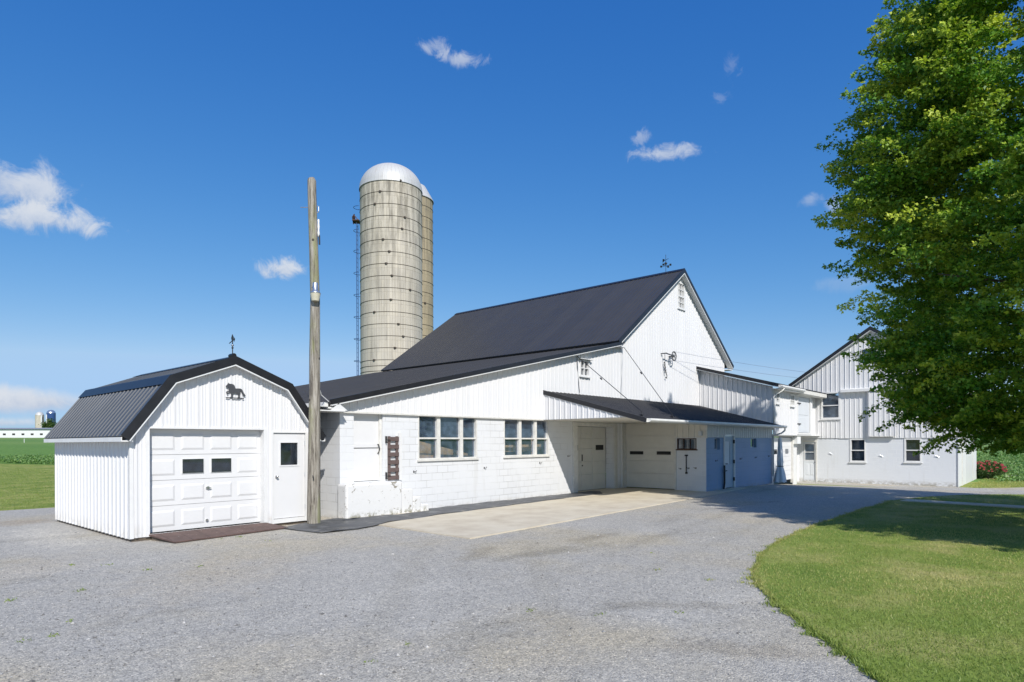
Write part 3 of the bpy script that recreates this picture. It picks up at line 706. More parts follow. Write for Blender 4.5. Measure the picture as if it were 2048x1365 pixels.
for v in bm.verts:
    x, y = v.co.x, v.co.y
    v.co.z = .036+.010*math.sin(x*3.1+y*1.7)*math.sin(y*2.6-x*.7)+.006*math.sin(x*7.7)
    if v.is_boundary: v.co.x += .02*math.sin(x*5+y*3); v.co.y += .03*math.sin(x*4.1)
    if 8.6 < x < 9.0 and y > 12.9: v.co.z += .03
bmesh.ops.recalc_face_normals(bm, faces=bm.faces)
for f in bm.faces:
    if f.normal.z < 0: f.normal_flip()
me = bpy.data.meshes.new('rubber_mat'); bm.to_mesh(me); bm.free(); me.materials.append(M['rubber'])
o = bpy.data.objects.new('rubber_mat', me); COL.objects.link(o)
so = o.modifiers.new('thick', 'SOLIDIFY'); so.thickness = .014; so.offset = -1
tag(o, 'long worn black rubber runner laid along the low building', 'mat')

# ================================================================== LOW BUILDING (cow shed)
cs = thing('low_building', (9, 13.4, 0), 'long low white block building with a shallow black roof and two wide windows', 'building')
YW = 13.4; XL = 8.95; XR = 22.4
lz = lambda x: 2.78+.2222*(x-8.56)                       # underside of the white strip on the gable rake
w1 = (11.46, 13.80, 1.40, 2.645); w2 = (15.03, 17.35, 1.42, 2.645); dd = (9.36, 10.27, .885, 2.645); gg = (19.05, 21.6, 0.0, 2.47); sw = (19.2, 19.79, 4.32, 4.93)
mb = MB(); ribwall(mb, 'y', YW, XL, XR, -.05, 2.65, [w1, w2, dd, gg], rib=False); ribwall(mb, 'x', XL, YW, 29.4, -.05, 2.65, rib=False)
ribwall(mb, 'y', 29.4, XL, XR, 0, 2.65, rib=False)
for (a, b, c, d), dp in ((w1, .14), (w2, .14), (dd, .17), (gg, .36)):   # reveals
    wbox(mb, 'y', YW, a-.02, a, c, d, -dp, -.001); wbox(mb, 'y', YW, b, b+.02, c, d, -dp, -.001)
    wbox(mb, 'y', YW, a-.02, b+.02, d, d+.02, -dp, -.001)
    if c > .1: wbox(mb, 'y', YW, a-.02, b+.02, c-.03, c, -dp, -.001)
mb.build('wall', 'block', cs)
mb = MB(); ribwall(mb, 'y', YW, 8.7, 22.09, 2.665, lz, [sw], off=.045, phase=.05)
ribwall(mb, 'x', 8.72, YW, 29.4, 2.665, 2.82, rib=False); ribwall(mb, 'y', 29.4, 8.7, 22.1, 2.6, lz, rib=False)
mb.build('siding', 'siding', cs)
mb = MB(); wbox(mb, 'y', YW, 8.55, 18.76, 2.62, 2.664, .002, .075); wbox(mb, 'y', YW, 18.76, 22.2, 2.62, 2.664, .002, .06); mb.build('drip_rail', 'oldtrim', cs)
mb = MB(); wbox(mb, 'y', YW, 22.085, 22.13, 3.6, 5.7, .0, .07); mb.build('corner_trim', 'trim', cs)
ry = 29.6; rz = lambda x: 2.88+.2222*(x-8.56)
mb = MB(); ribroof(mb, (8.45, 13.12, rz(8.45)), (8.45, ry, rz(8.45)), (22.05, ry, rz(22.05)), (22.05, 13.12, rz(22.05)), .05); mb.build('roof', 'roof', cs)
mb = MB(); pl = [(8.5, rz(8.5)+.05), (21.75, rz(21.75)+.05)]; rake(mb, 'y', YW, pl, 0, .125, .26, .31)
mb.build('rake_trim', 'black', cs)
mb = MB(); rake(mb, 'y', YW, pl, .126, .158, .23, .3); rake(mb, 'y', YW, pl, .128, .14, .04, .229); mb.build('soffit', 'trim', cs)
mb = MB(); mb.box(8.36, 8.46, 13.14, 29.5, 2.74, 2.85); mb.box(8.47, 8.7, 13.16, 29.4, 2.7, 2.74); mb.box(8.2, 8.36, 13.05, 29.0, 2.735, 2.75); mb.build('gutter', 'drain', cs)
mb = MB(); mb.hexa([(8.55, 13.1, 2.662), (8.98, 13.1, 2.662), (8.72, 13.1, 2.84)], [(8.55, 13.34, 2.662), (8.98, 13.34, 2.662), (8.72, 13.34, 2.84)]); mb.box(8.15, 8.9, 13.08, 13.9, 2.635, 2.661); mb.build('cornice_return', 'trim', cs)
for q, mu in ((w1, [12.24, 13.15]), (w2, [15.85, 16.66])):
    wn = window(cs, 'y', YW, q[0], q[1], q[2], q[3], mull=mu, hz=[2.0], fr=.04, mun=.125, hmun=.045, rec=.1, out=.012, fm='oldtrim')
window(cs, 'y', YW, *sw, 2, 2, .045, .028, rec=.02, out=.09, gm='darkglass', name='gable_window')
wbox(MB(), 'y', YW, 19.1, 19.9, 4.94, 4.96, .04, .2).build('window_hood', 'trim', cs)
# dock door
mb = MB(); wbox(mb, 'y', YW, 9.37, 10.2, .9, 1.73, -.17, -.12); wbox(mb, 'y', YW, 9.37, 10.2, 1.75, 2.64, -.17, -.12); wbox(mb, 'y', YW, 9.37, 10.2, 1.755, 1.86, -.12, -.105)
wbox(mb, 'y', YW, 9.37, 10.2, .9, 1.73, -.12, -.113)
ddo = mb.build('dock_door', 'door', cs)
wbox(MB(), 'y', YW, 10.2, 10.265, .89, 2.64, -.165, -.06).build('door_frame', 'oldtrim', cs)
MB().tube([(10.17, 13.5, 1.84), (10.17, 13.46, 1.82), (10.19, 13.44, 1.72), (10.17, 13.46, 1.62), (10.17, 13.5, 1.6)], .014, 6).build('handle', 'iron', ddo)
# recessed overhead door with wicket
mb = MB()
for a, b in ((.13, .62), (.627, 1.12), (1.127, 1.62), (1.627, 2.02), (2.027, 2.46)):
    for u0, u1 in ((19.06, 19.86), (19.88, 20.62), (20.64, 21.59)): wbox(mb, 'y', YW, u0, u1, a, b, -.42, -.37)
wbox(mb, 'y', YW, 19.06, 21.59, .03, .13, -.42, -.365)
god = mb.build('garage_door', 'cream', cs)
mb = MB()
for a, b, c, d in ((19.855, 19.885, .14, 2.2), (20.615, 20.645, .14, 2.2), (19.885, 20.615, 2.18, 2.21)): wbox(mb, 'y', YW, a, b, c, d, -.37, -.357)
mb.build('wicket_frame', 'oldtrim', god)
for a, b in ((19.08, 19.66), (20.88, 21.42)): wbox(MB(), 'y', YW, a, b, 1.56, 1.76, -.37, -.36).build('door_window', 'dark', god)
mb = MB(); wbox(mb, 'y', YW, 19.91, 19.95, 1.15, 1.4, -.37, -.345); mb.build('handle', 'iron', god); mb = MB(); wbox(mb, 'y', YW, 19.92, 19.96, .95, 1.0, -.37, -.34); mb.build('lock', 'iron', god)
wbox(MB(), 'y', YW, 19.0, 21.65, .0, .028, -.5, -.365).build('threshold', 'dark', cs)
mb = MB(); wbox(mb, 'y', YW, 18.78, 19.05, .0, 2.61, .002, .05); wbox(mb, 'y', YW, 19.05, 21.6, 2.47, 2.61, .002, .05); wbox(mb, 'y', YW, 21.6, 21.8, .0, 2.61, .002, .05); wbox(mb, 'y', YW, 22.2, 22.36, .0, 2.61, .002, .06)
mb.build('door_surround', 'oldtrim', cs)
mb = MB(); ribwall(mb, 'y', YW, 21.8, 22.2, .0, 2.61, off=.004); mb.build('side_panel', 'siding', cs)
for u, z in ((11.3, 1.08), (14.11, 1.09), (16.86, 1.17), (18.5, 1.37)): hook(cs, 'y', YW, u, z)
# boards seen through the panes
mb = MB(); mb.beam((11.2, 13.95, 1.86), (14.6, 14.15, 1.22), .04, .42); mb.beam((11.3, 13.72, 1.44), (12.6, 13.76, 1.38), .04, .24); mb.build('interior_board', 'board', cs)
mb = MB(); mb.beam((14.9, 13.85, 1.66), (17.5, 13.85, 1.70), .04, .22); mb.beam((17.12, 13.9, 1.2), (17.12, 13.9, 2.1), .2, .05, (0, 1, 0)); mb.build('interior_board', 'board', cs)

# loading dock and its gate
dk = thing('loading_dock', (9.7, 13.2, 0), 'chipped whitewashed dock with three steps below the white dock door', 'loading dock')
mb = MB(); mb.box(8.86, 10.6, 13.0, 13.395, 0, .87); bo = mb.build('platform', 'chipped', dk, bevel=.05)
mb = MB(); mb.box(10.603, 10.97, 13.03, 13.395, 0, .65); mb.build('step', 'chipped', dk, bevel=.02)
mb = MB(); mb.box(10.973, 11.24, 13.02, 13.395, 0, .43); mb.build('step', 'chipped', dk, bevel=.02)
mb = MB(); mb.box(11.243, 11.51, 13.01, 13.395, 0, .2); mb.build('step', 'chipped', dk, bevel=.02)
gt = thing('slatted_gate', (10.37, 13.36, .88), 'small brown slatted gate on the white wall beside the dock door', 'gate')
mb = MB()
for k in range(6): wbox(mb, 'y', YW, 10.385, 10.745, .9+k*.205, 1.005+k*.205, .045, .065)
mb.build('slats', 'brown', gt)
mb = MB(); wbox(mb, 'y', YW, 10.40, 10.48, .89, 2.05, .022, .044); wbox(mb, 'y', YW, 10.66, 10.735, .89, 2.05, .022, .044); mb.build('stile', 'brown', gt)
for z in (1.0, 1.95): 
    mb = MB(); wbox(mb, 'y', YW, 10.335, 10.35, z-.08, z+.1, .0, .07); wbox(mb, 'y', YW, 10.35, 10.46, z-.012, z+.012, .066, .074); mb.build('hinge', 'iron', gt)
wbox(MB(), 'y', YW, 10.75, 10.84, .87, 2.14, .002, .07).build('post', 'trim', gt)

# ================================================================== BARN
bn = thing('barn', (27.35, 13.4, 0), 'tall white barn with a steep black gable roof and small window at its peak', 'barn')
BX0, BX1, BY1 = 22.13, 32.6, 28.0
AP = [(21.55, 5.88), (27.37, 9.90), (33.19, 5.88)]
bz = lambda x: float(np.interp(x, [21.55, 27.37, 33.19], [5.70, 9.74, 5.70]))
gw = (27.2, 27.86, 8.1, 9.32)
mb = MB(); ribwall(mb, 'y', YW, BX0, BX1, 2.7, bz, [gw], off=.02, kinks=(27.37,)); ribwall(mb, 'x', BX0, YW, BY1, 2.7, 6.05, rib=False); ribwall(mb, 'x', BX1, YW, BY1, 0, 6.05, rib=False); ribwall(mb, 'y', BY1, BX0, BX1, 0, bz, rib=False, kinks=(27.37,))
mb.build('wall', 'siding', bn)
mb = MB(); ribroof(mb, (21.55, 13.13, 5.88), (21.55, 28.3, 5.88), (27.37, 28.3, 9.9), (27.37, 13.13, 9.9), .07); ribroof(mb, (33.19, 13.13, 5.88), (33.19, 28.3, 5.88), (27.37, 28.3, 9.9), (27.37, 13.13, 9.9), .07)
mb.build('roof', 'roof', bn)
mb = MB(); cap(mb, 27.37, 9.9, 27.2, 9.783, 27.54, 9.783, 13.1, 28.32); mb.build('ridge_cap', 'black', bn)
mb = MB(); rake(mb, 'y', YW, AP, -.03, .15, .265, .30); mb.build('rake_trim', 'black', bn)
mb = MB(); rake(mb, 'y', YW, AP, .1505, .19, .24, .295); rake(mb, 'y', YW, AP, .17, .185, .03, .239); mb.box(21.6, 22.12, 13.14, 28, 5.66, 5.7); mb.box(32.62, 33.1, 13.14, 28, 5.66, 5.7); mb.build('soffit', 'soffit', bn)
window(bn, 'y', YW, *gw, cols=3, hz=[8.4, 8.68, 9.0], rows=4, fr=.05, mun=.022, rec=.04, out=.05, gm='darkglass', name='gable_window')
mb = MB(); wbox(mb, 'y', YW, 27.25, 27.81, 8.65, 8.71, -.03, .045); mb.build('window_rail', 'trim', bn)
# barn weathervane
wv2 = thing('weathervane', (27.37, 14.06, 9.93), 'dark weathervane with crossed direction arms on the barn ridge', 'weathervane')
MB().tube([(27.37, 14.06, 9.9), (27.37, 14.06, 10.75)], .012, 6).build('rod', 'iron', wv2)
mb = MB(); mb.beam((27.13, 14.06, 10.22), (27.61, 14.06, 10.22), .014, .014); mb.beam((27.37, 13.82, 10.22), (27.37, 14.3, 10.22), .014, .014)
for dx, dy in ((.24, 0), (-.24, 0), (0, .24), (0, -.24)): mb.box(27.37+dx-.035, 27.37+dx+.035, 14.06+dy-.035, 14.06+dy+.035, 10.19, 10.27)
mb.build('direction_arms', 'iron', wv2)
MB().lathe((27.37, 14.06, 10.33), [(0, -.07), (.05, -.04), (.07, 0), (.05, .04), (0, .07)], 10).build('globe', 'iron', wv2, True)
mb = MB(); mb.beam((27.25, 13.86, 10.5), (27.5, 14.28, 10.5), .014, .014); mb.hexa([(27.42, 14.14, 10.5), (27.51, 14.3, 10.45), (27.51, 14.3, 10.62), (27.44, 14.18, 10.58)], [(27.43, 14.135, 10.5), (27.52, 14.295, 10.45), (27.52, 14.295, 10.62), (27.45, 14.175, 10.58)]); mb.build('arrow', 'iron', wv2)
# pulley wheel and cables on the gable
pw = thing('cable_wheel', (26.25, 13.1, 5.74), 'spoked pulley wheel hanging on the white barn gable', 'pulley wheel')
mb = MB()
c0 = Vector((26.3, 13.12, 5.74))
ring = [c0+Vector((math.cos(a), 0, math.sin(a)))*.2 for a in np.linspace(0, 2*PI, 29)]; mb.tube(ring, .026, 6, False); mb.build('rim', 'greyplate', pw, True)
mb = MB()
for k in range(6): a = PI/6+k*PI/3; mb.tube([c0, c0+Vector((math.cos(a), 0, math.sin(a)))*.19], .013, 5)
mb.tube([c0+Vector((0, -.03, 0)), c0+Vector((0, .26, 0))], .03, 8); mb.build('spokes', 'greyplate', pw)
mb = MB(); mb.beam(c0+Vector((0, -.02, 0)), (25.55, 13.14, 5.8), .02, .05); mb.tube([(25.55, 13.1, 5.8), (25.55, 13.4, 5.8)], .025, 8); mb.build('arm', 'greyplate', pw)
mb = MB(); mb.tube([(25.57, 13.2, 5.78), (25.68, 13.25, 5.4)], .01, 5)
for k in range(4):
    z = 5.36-k*.12; x = 25.7+k*.035; mb.tube([Vector((x, 13.28, z))+Vector((math.cos(a)*.045, math.sin(a)*.02, math.sin(a)*.075)) for a in np.linspace(0, 2*PI, 11)], .014, 5, False)
mb.tube([(25.82, 13.28, 4.95), (25.9, 13.27, 4.84), (25.87, 13.27, 4.72), (25.78, 13.27, 4.76)], .018, 6); mb.build('chain_and_hook', 'iron', pw)
def sag(a, b, s, n=14): return [Vector(a).lerp(Vector(b), t)-Vector((0, 0, s*4*t*(1-t))) for t in np.linspace(0, 1, n)]
tag(MB().tube(sag((26.3, 13.1, 5.94), (52, 8.3, 6.2), .25), .007, 5).build('steel_cable', 'galv'), 'upper of two thin cables running from the pulley wheel', 'cable', 'cables from the pulley wheel')
tag(MB().tube(sag((26.3, 13.1, 5.54), (52, 8.3, 5.75), .2), .007, 5).build('steel_cable', 'galv'), 'lower of two thin cables running from the pulley wheel', 'cable', 'cables from the pulley wheel')

# ================================================================== MILK HOUSE with canopy
mh = thing('milk_house', (25.9, 9.9, 0), 'block milk house under a black canopy roof held by two rods', 'building')
BX = 22.4; BXR = 29.5; YM = 9.9; SL = (3.64-2.56)/(13.4-9.39)
cz = lambda y: 3.64-(13.4-y)*SL
mb = MB(); ribwall(mb, 'x', BX, YM, 11.1, -.05, 2.03, [(10.28, 11.06, 1.59, 2.0)], rib=False)
wbox(mb, 'x', BX, 10.26, 10.28, 1.57, 2.0, -.12, -.001); wbox(mb, 'x', BX, 11.06, 11.08, 1.57, 2.0, -.12, -.001); wbox(mb, 'x', BX, 10.28, 11.06, 1.57, 1.59, -.12, -.001); mb.build('wall', 'greyblock', mh)
so1 = (23.15, 23.67, 1.57, 2.0); so2 = (26.88, 27.55, 1.62, 2.0); dr = (24.05, 24.98, .0, 2.12)
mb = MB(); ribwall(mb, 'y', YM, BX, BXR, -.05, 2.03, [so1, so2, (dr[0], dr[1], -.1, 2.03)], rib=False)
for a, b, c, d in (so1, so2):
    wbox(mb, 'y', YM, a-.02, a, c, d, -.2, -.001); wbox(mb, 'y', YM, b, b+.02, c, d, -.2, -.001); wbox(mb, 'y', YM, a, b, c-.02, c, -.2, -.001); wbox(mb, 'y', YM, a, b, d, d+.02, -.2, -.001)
mb.build('front_wall', 'blueblock', mh)['label'] = 'blue block wall'
mb = MB(); ribwall(mb, 'y', YM, BX, BXR, 2.032, 2.62, [(dr[0], dr[1], 2.0, 2.12)], off=.02, phase=.02, pitch=.2286); mb.build('siding', 'siding', mh)
mb = MB(); ribwall(mb, 'x', BX, YM+.03, 11.1, 2.03, 2.62, off=.03, phase=.05, pitch=.2286); mb.build('siding', 'cream', mh)
mb = MB(); mb.box(BX-.035, BX+.04, YM-.045, YM+.03, 2.0, 2.55); mb.build('corner_trim', 'oldtrim', mh)
mb = MB(); ribroof(mb, (17.02, 9.42, cz(9.42)), (29.6, 9.42, cz(9.42)), (29.6, 13.37, cz(13.37)), (17.02, 13.37, cz(13.37)), .05, pitch=.2286); mb.build('canopy_roof', 'roofx', mh)
mb = MB(); pl = [(9.38, cz(9.38)+.03), (13.37, cz(13.37)+.03)]; a = offs(pl, -.01); b = offs(pl, .13)
mb.hexa([(16.98, *a[0]), (16.98, *a[1]), (16.98, *b[1]), (16.98, *b[0])], [(17.01, *a[0]), (17.01, *a[1]), (17.01, *b[1]), (17.01, *b[0])]); mb.build('rake_trim', 'black', mh)
mb = MB(); ribwall(mb, 'x', 17.02, 9.44, 13.38, lambda y: max(2.645-.16*max(0, 10.15-y)/.7, 2.48), lambda y: cz(y)-.09, kinks=(9.45, 10.15), phase=.03)
ribwall(mb, 'x', 17.05, 9.44, 13.38, lambda y: max(2.645-.16*max(0, 10.15-y)/.7, 2.48), lambda y: cz(y)-.06, rib=False, kinks=(10.15,)); mb.build('canopy_side', 'siding', mh)
mb = MB(); mb.box(17.05, BX-.04, 10.1, 13.33, 2.625, 2.645); mb.hexa([(17.05, 9.45, 2.46), (17.05, 10.1, 2.625), (17.05, 10.1, 2.64), (17.05, 9.45, 2.48)], [(29.5, 9.45, 2.46), (29.5, 10.1, 2.625), (29.5, 10.1, 2.64), (29.5, 9.45, 2.48)]); mb.build('soffit', 'cream', mh)
mb = MB(); mb.box(17.03, 29.58, 9.395, 9.415, 2.47, 2.585)
g = [(9.39, 2.585), (9.30, 2.585), (9.29, 2.53), (9.31, 2.50), (9.35, 2.475), (9.39, 2.475)]
mb.hexa([(17.1, y, z) for y, z in g], [(29.75, y, z) for y, z in g]); mb.build('gutter', 'drain', mh)
mb = MB(); mb.tube([(29.62, 9.35, 2.49), (29.62, 9.37, 2.36), (29.55, 9.5, 2.24), (29.45, 9.7, 2.17), (29.42, 9.82, 2.14), (29.42, 9.82, .3)], .04, 8); mb.build('downspout', 'drain', mh, True)
for a, b in (((19.0, 13.32, 5.02), (17.5, 9.9, cz(9.9)+.02)), ((22.25, 13.32, 5.74), (19.55, 9.9, cz(9.9)+.02))):
    mb = MB(); a, b = Vector(a), Vector(b); mb.tube([a, b+Vector((0, 0, .16)), b+Vector((.02, -.05, .12)), b+Vector((.02, -.05, 0))], .012, 6); m_ = a.lerp(b, .42); mb.tube([m_-(b-a)*.012, m_+(b-a)*.012], .024, 6)
    mb.box(b.x-.03, b.x+.07, b.y-.1, b.y+.0, b.z-.01, b.z+.015); mb.build('support_rod', 'iron', mh)
MB().tube([(19.0, 13.33, 5.02), (19.02, 13.33, 4.6), (19.16, 13.33, 3.7)], .009, 5).build('hanging_wire', 'iron', mh)
# overhead door in the side wall
mb = MB()
for a, b in ((.05, .62), (.627, 1.12), (1.127, 1.62), (1.627, 2.12), (2.127, 2.62)): wbox(mb, 'x', BX, 11.17, 13.32, a, b, -.1, -.05)
for z in (.3, .85, 1.35, 1.85, 2.35): wbox(mb, 'x', BX, 11.17, 13.32, z, z+.012, -.05, -.042)
god = mb.build('garage_door', 'cream', mh)
for a, b in ((11.35, 11.95), (12.55, 13.15)):
    o = wbox(MB(), 'x', BX, a, b, 1.37, 1.5, -.05, -.035).build('door_window', 'dark', god)
mb = MB(); wbox(mb, 'x', BX, 11.1, 11.165, .0, 2.6, -.06, .03); mb.build('door_frame', 'oldtrim', mh); mb = MB(); wbox(mb, 'x', BX, 13.325, 13.36, .0, 2.6, -.06, .03); mb.build('door_frame', 'oldtrim', mh)
wn = window(mh, 'x', BX, 10.28, 11.06, 1.59, 2.0, 3, 1, .025, .02, rec=.06, out=.01, fm='rust', gm='glass')
mb = MB(); wbox(mb, 'x', BX, 10.66, 10.69, .68, 1.36, .03, .05); wbox(mb, 'x', BX, 10.62, 10.73, 1.33, 1.38, .0, .06); wbox(mb, 'x', BX, 10.64, 10.71, .66, .72, .0, .06); mb.build('pump_rod', 'iron', mh)
for u, z in ((10.91, .84), (10.58, .87), (10.3, .88)): hook(mh, 'x', BX, u, z)
mb = MB(); wbox(mb, 'x', BX, 10.02, 10.15, 2.1, 2.27, .03, .13); mb.build('wall_light', 'greydoor', mh, bevel=.01)
# door and windows of the front
mb = MB(); wbox(mb, 'y', YM, 23.98, 24.05, .0, 2.16, -.08, .05); wbox(mb, 'y', YM, 24.98, 25.06, .0, 2.16, -.08, .05); wbox(mb, 'y', YM, 24.05, 24.98, 2.1, 2.16, -.08, .045); mb.build('door_frame', 'trim', mh)
mb = MB()
for a, b, c, d in ((24.06, 24.2, .05, 2.09), (24.68, 24.97, .05, 2.09), (24.2, 24.68, .05, .97), (24.2, 24.68, 1.88, 2.09)): wbox(mb, 'y', YM, a, b, c, d, -.06, -.01)
fd = mb.build('door', 'bluegrey_door', mh)
wbox(MB(), 'y', YM, 24.17, 24.71, .95, 1.9, -.045, -.035).build('pane', 'greydoor', fd)
MB().tube([(24.1, 9.9, 1.0), (24.1, 9.82, 1.0), (24.2, 9.82, 1.0)], .018, 6).build('handle', 'iron', fd)
for z in (.3, 1.0, 1.8): wbox(MB(), 'y', YM, 24.96, 25.0, z, z+.14, .0, .06).build('hinge', 'iron', fd)
for q in (so1, so2):
    wn = window(mh, 'y', YM, *q, 1, 1, .03, rec=.17, out=-.12, sill=False, gm='glass')
    wbox(MB(), 'y', YM, q[0]+.06, q[0]+.24, q[2]+.05, q[3]-.05, -.11, -.1).build('curtain', 'tarp', wn)
for u, z in ((23.24, 1.14), (25.68, 1.16), (27.37, 1.18), (29.0, 1.21)): hook(mh, 'y', YM, u, z, .06)
mb = MB(); mb.tube([(23.92, 9.86, .0), (23.9, 9.82, .3), (23.9, 9.82, .95)], .035, 8); mb.tube([(23.9, 9.82, .8), (23.82, 9.78, .86), (23.8, 9.78, .72)], .02, 6); mb.tube([(23.9, 9.82, .72), (24.0, 9.76, .74)], .02, 6); mb.build('hydrant', 'iron', mh)
# draped tarp at the far corner
tp = thing('tarp_cover', (29.72, 9.62, 0), 'white tarp draped and tied around a post at the milk house corner', 'tarp')
mb = MB(); prof = [(.05, 2.05), (.09, 1.9), (.12, 1.5), (.15, 1.05), (.15, .82), (.13, .74), (.17, .66), (.24, .4), (.29, .12), (.31, .02)]; i0 = len(mb.v); n = 26
for r, z in prof:
    for j in range(n):
        a = 2*PI*j/n; q = r*(1+.16*math.sin(5*a+z*1.3)+.07*math.sin(9*a-z*2)); mb.v.append((29.72+q*math.cos(a), 9.62+q*.8*math.sin(a), z+.015*math.sin(7*a)))
for k in range(len(prof)-1):
    for j in range(n): mb.f.append((k*n+j, k*n+(j+1) % n, (k+1)*n+(j+1) % n, (k+1)*n+j))
mb.build('sheet', 'tarp', tp, True)
MB().ring((29.72, 9.62, .74), .15, .018, 20).build('strap', 'iron', tp)

# ================================================================== CONNECTING WING
wg = thing('connecting_wing', (33, 9.85, 0), 'two-storey white wing between the barn and the block barn', 'building')
WX0, WX1, YF = 29.5, 37.0, 9.85
wz = lambda y: 4.47+.282*(y-9.6)
mb = MB(); ribwall(mb, 'x', WX0, YF, 13.38, 2.4, lambda y: wz(y)-.16, off=.0, phase=.05); mb.build('wall', 'siding', wg)
s1 = (29.82, 30.3, 3.62, 4.13); s2 = (31.85, 32.5, 3.58, 4.16); ud = (33.1, 35.1, 2.3, 4.12)
mb = MB(); ribwall(mb, 'y', YF, WX0, 35.5, 2.2, 4.3, [s1, s2, ud], phase=.03); ribwall(mb, 'y', YF+.25, 35.5, 37, 2.2, 4.3, phase=.03)
mb.box(35.48, 35.5, YF+.0, YF+.25, 2.2, 4.3); mb.build('front_siding', 'siding', wg)
mb = MB(); YL = 10.1
ribwall(mb, 'y', YL, WX0, 33.8, -.4, 2.2, [(30.3, 33.1, -.5, 2.1)], rib=False); mb.box(33.78, 33.8, YL, 11, -.4, 2.2); ribwall(mb, 'y', 10.95, 33.8, 37, -.4, 2.2, rib=False); mb.build('ground_floor_wall', 'trim', wg)
mb = MB(); mb.box(WX0-.01, 37, YF-.01, 11, 2.16, 2.2); mb.box(33.2, 33.75, 9.9, YL-.005, 1.75, 2.155); mb.build('soffit', 'soffit', wg)
mb = MB(); ribroof(mb, (29.2, 9.5, wz(9.5)), (37.2, 9.5, wz(9.5)), (37.2, 13.38, wz(13.38)), (29.2, 13.38, wz(13.38)), .06); mb.build('roof', 'roofx', wg)
pl = [(9.48, wz(9.48)+.03), (13.38, wz(13.38)+.03)]; a = offs(pl, 0); b = offs(pl, .135); c = offs(pl, .136); d = offs(pl, .165)
mb = MB(); mb.hexa([(29.15, *a[0]), (29.15, *a[1]), (29.15, *b[1]), (29.15, *b[0])], [(29.19, *a[0]), (29.19, *a[1]), (29.19, *b[1]), (29.19, *b[0])]); mb.build('rake_trim', 'black', wg)
mb = MB(); mb.hexa([(29.16, *c[0]), (29.16, *c[1]), (29.16, *d[1]), (29.16, *d[0])], [(29.2, *c[0]), (29.2, *c[1]), (29.2, *d[1]), (29.2, *d[0])])
mb.hexa([(29.2, *c[0]), (29.2, *c[1]), (29.2, c[1][0], c[1][1]-.015), (29.2, c[0][0], c[0][1]-.015)], [(29.49, *c[0]), (29.49, *c[1]), (29.49, c[1][0], c[1][1]-.015), (29.49, c[0][0], c[0][1]-.015)]); mb.build('rake_soffit', 'trim', wg)
mb = MB(); mb.box(29.2, 32.8, 9.51, 9.84, 4.24, 4.27); mb.box(29.2, 36.95, 9.49, 9.51, 4.22, 4.40); mb.box(32.8, 36.95, 9.52, 9.84, 4.20, 4.235); mb.build('fascia', 'oldtrim', wg)
g = [(9.485, 4.41), (9.38, 4.41), (9.37, 4.35), (9.40, 4.31), (9.44, 4.285), (9.485, 4.285)]
mb = MB(); mb.hexa([(29.15, y, z) for y, z in g], [(32.8, y, z) for y, z in g]); mb.build('gutter', 'drain', wg)
mb = MB(); mb.tube([(29.75, 9.43, 4.3), (29.72, 9.5, 4.18), (29.55, 9.75, 4.02), (29.47, 9.8, 3.9), (29.47, 9.8, 2.7)], .035, 8); mb.build('downspout', 'drain', wg, True)
window(wg, 'y', YF, *s1, 1, 2, .06, .03, rec=.05, out=.05); window(wg, 'y', YF, *s2, 2, 2, .06, .03, rec=.05, out=.05)
mb = MB(); wbox(mb, 'y', YF, 33.12, 35.08, 2.32, 4.1, -.06, -.02)
for a, b in ((2.38, 3.1), (3.2, 4.05)): raised(mb, 'y', YF, 33.2, 35.0, a, b, -.019, .012, .02)
ud_ = mb.build('hay_door', 'greydoor', wg)
mb = MB()
for a, b, c, d in ((32.98, 33.1, 2.21, 4.2), (35.1, 35.22, 2.21, 4.2), (33.1, 35.1, 4.12, 4.2), (33.1, 35.1, 2.21, 2.3)): wbox(mb, 'y', YF, a, b, c, d, -.03, .035)
mb.build('door_frame', 'trim', wg)
for z in (2.72, 3.75): wbox(MB(), 'y', YF, 32.95, 33.5, z, z+.05, .036, .05).build('strap_hinge', 'iron', ud_)
mb = MB()
for k in range(9): wbox(mb, 'y', YL, 30.31, 33.09, .0+k*.232-.02, .0+k*.232+.205, -.12, -.07)
god = mb.build('garage_door', 'door', wg)
for u in (30.55, 31.38, 32.22): wbox(MB(), 'y', YL, u, u+.42, 1.27, 1.5, -.07, -.055).build('door_window', 'darkglass', god)
wbox(MB(), 'y', YL, 31.7, 31.9, .84, .89, -.07, -.03).build('handle', 'galv', god)
mb = MB(); wbox(mb, 'y', YL, 30.22, 30.3, -.2, 2.15, -.1, .02); wbox(mb, 'y', YL, 33.1, 33.2, -.2, 2.15, -.1, .02); wbox(mb, 'y', YL, 30.3, 33.1, 2.1, 2.15, -.1, .02); mb.build('garage_frame', 'oldtrim', wg)

# ================================================================== BLOCK BARN on the right
bb = thing('block_barn', (37, 7, 0), 'white gable barn with grey block ground floor and two sash windows behind the maple', 'barn')
RX = 37.0; RY0, RY1, RXE = 3.68, 11.1, 46.0
RP = [(3.3, 5.02), (7.35, 7.78), (11.4, 5.02)]
rzz = lambda y: float(np.interp(y, [3.3, 7.35, 11.4], [4.86, 7.62, 4.86]))
lw1 = (7.62, 8.38, .77, 2.0); lw2 = (5.16, 5.9, .8, 2.0); uw = (8.83, 9.79, 3.07, 4.53); aw = (7.1, 7.84, 5.85, 6.72); ed = (10.08, 10.72, -.25, 1.83)
mb = MB(); ribwall(mb, 'x', RX, RY0, 11.0, -.5, 2.03, [lw1, lw2, ed], rib=False)
for a, b, c, d in (lw1, lw2):
    wbox(mb, 'x', RX, a-.02, a, c, d, -.15, -.001); wbox(mb, 'x', RX, b, b+.02, c, d, -.15, -.001); wbox(mb, 'x', RX, a, b, c-.02, c, -.15, -.001)
mb.build('ground_floor_wall', 'greyblock', bb)
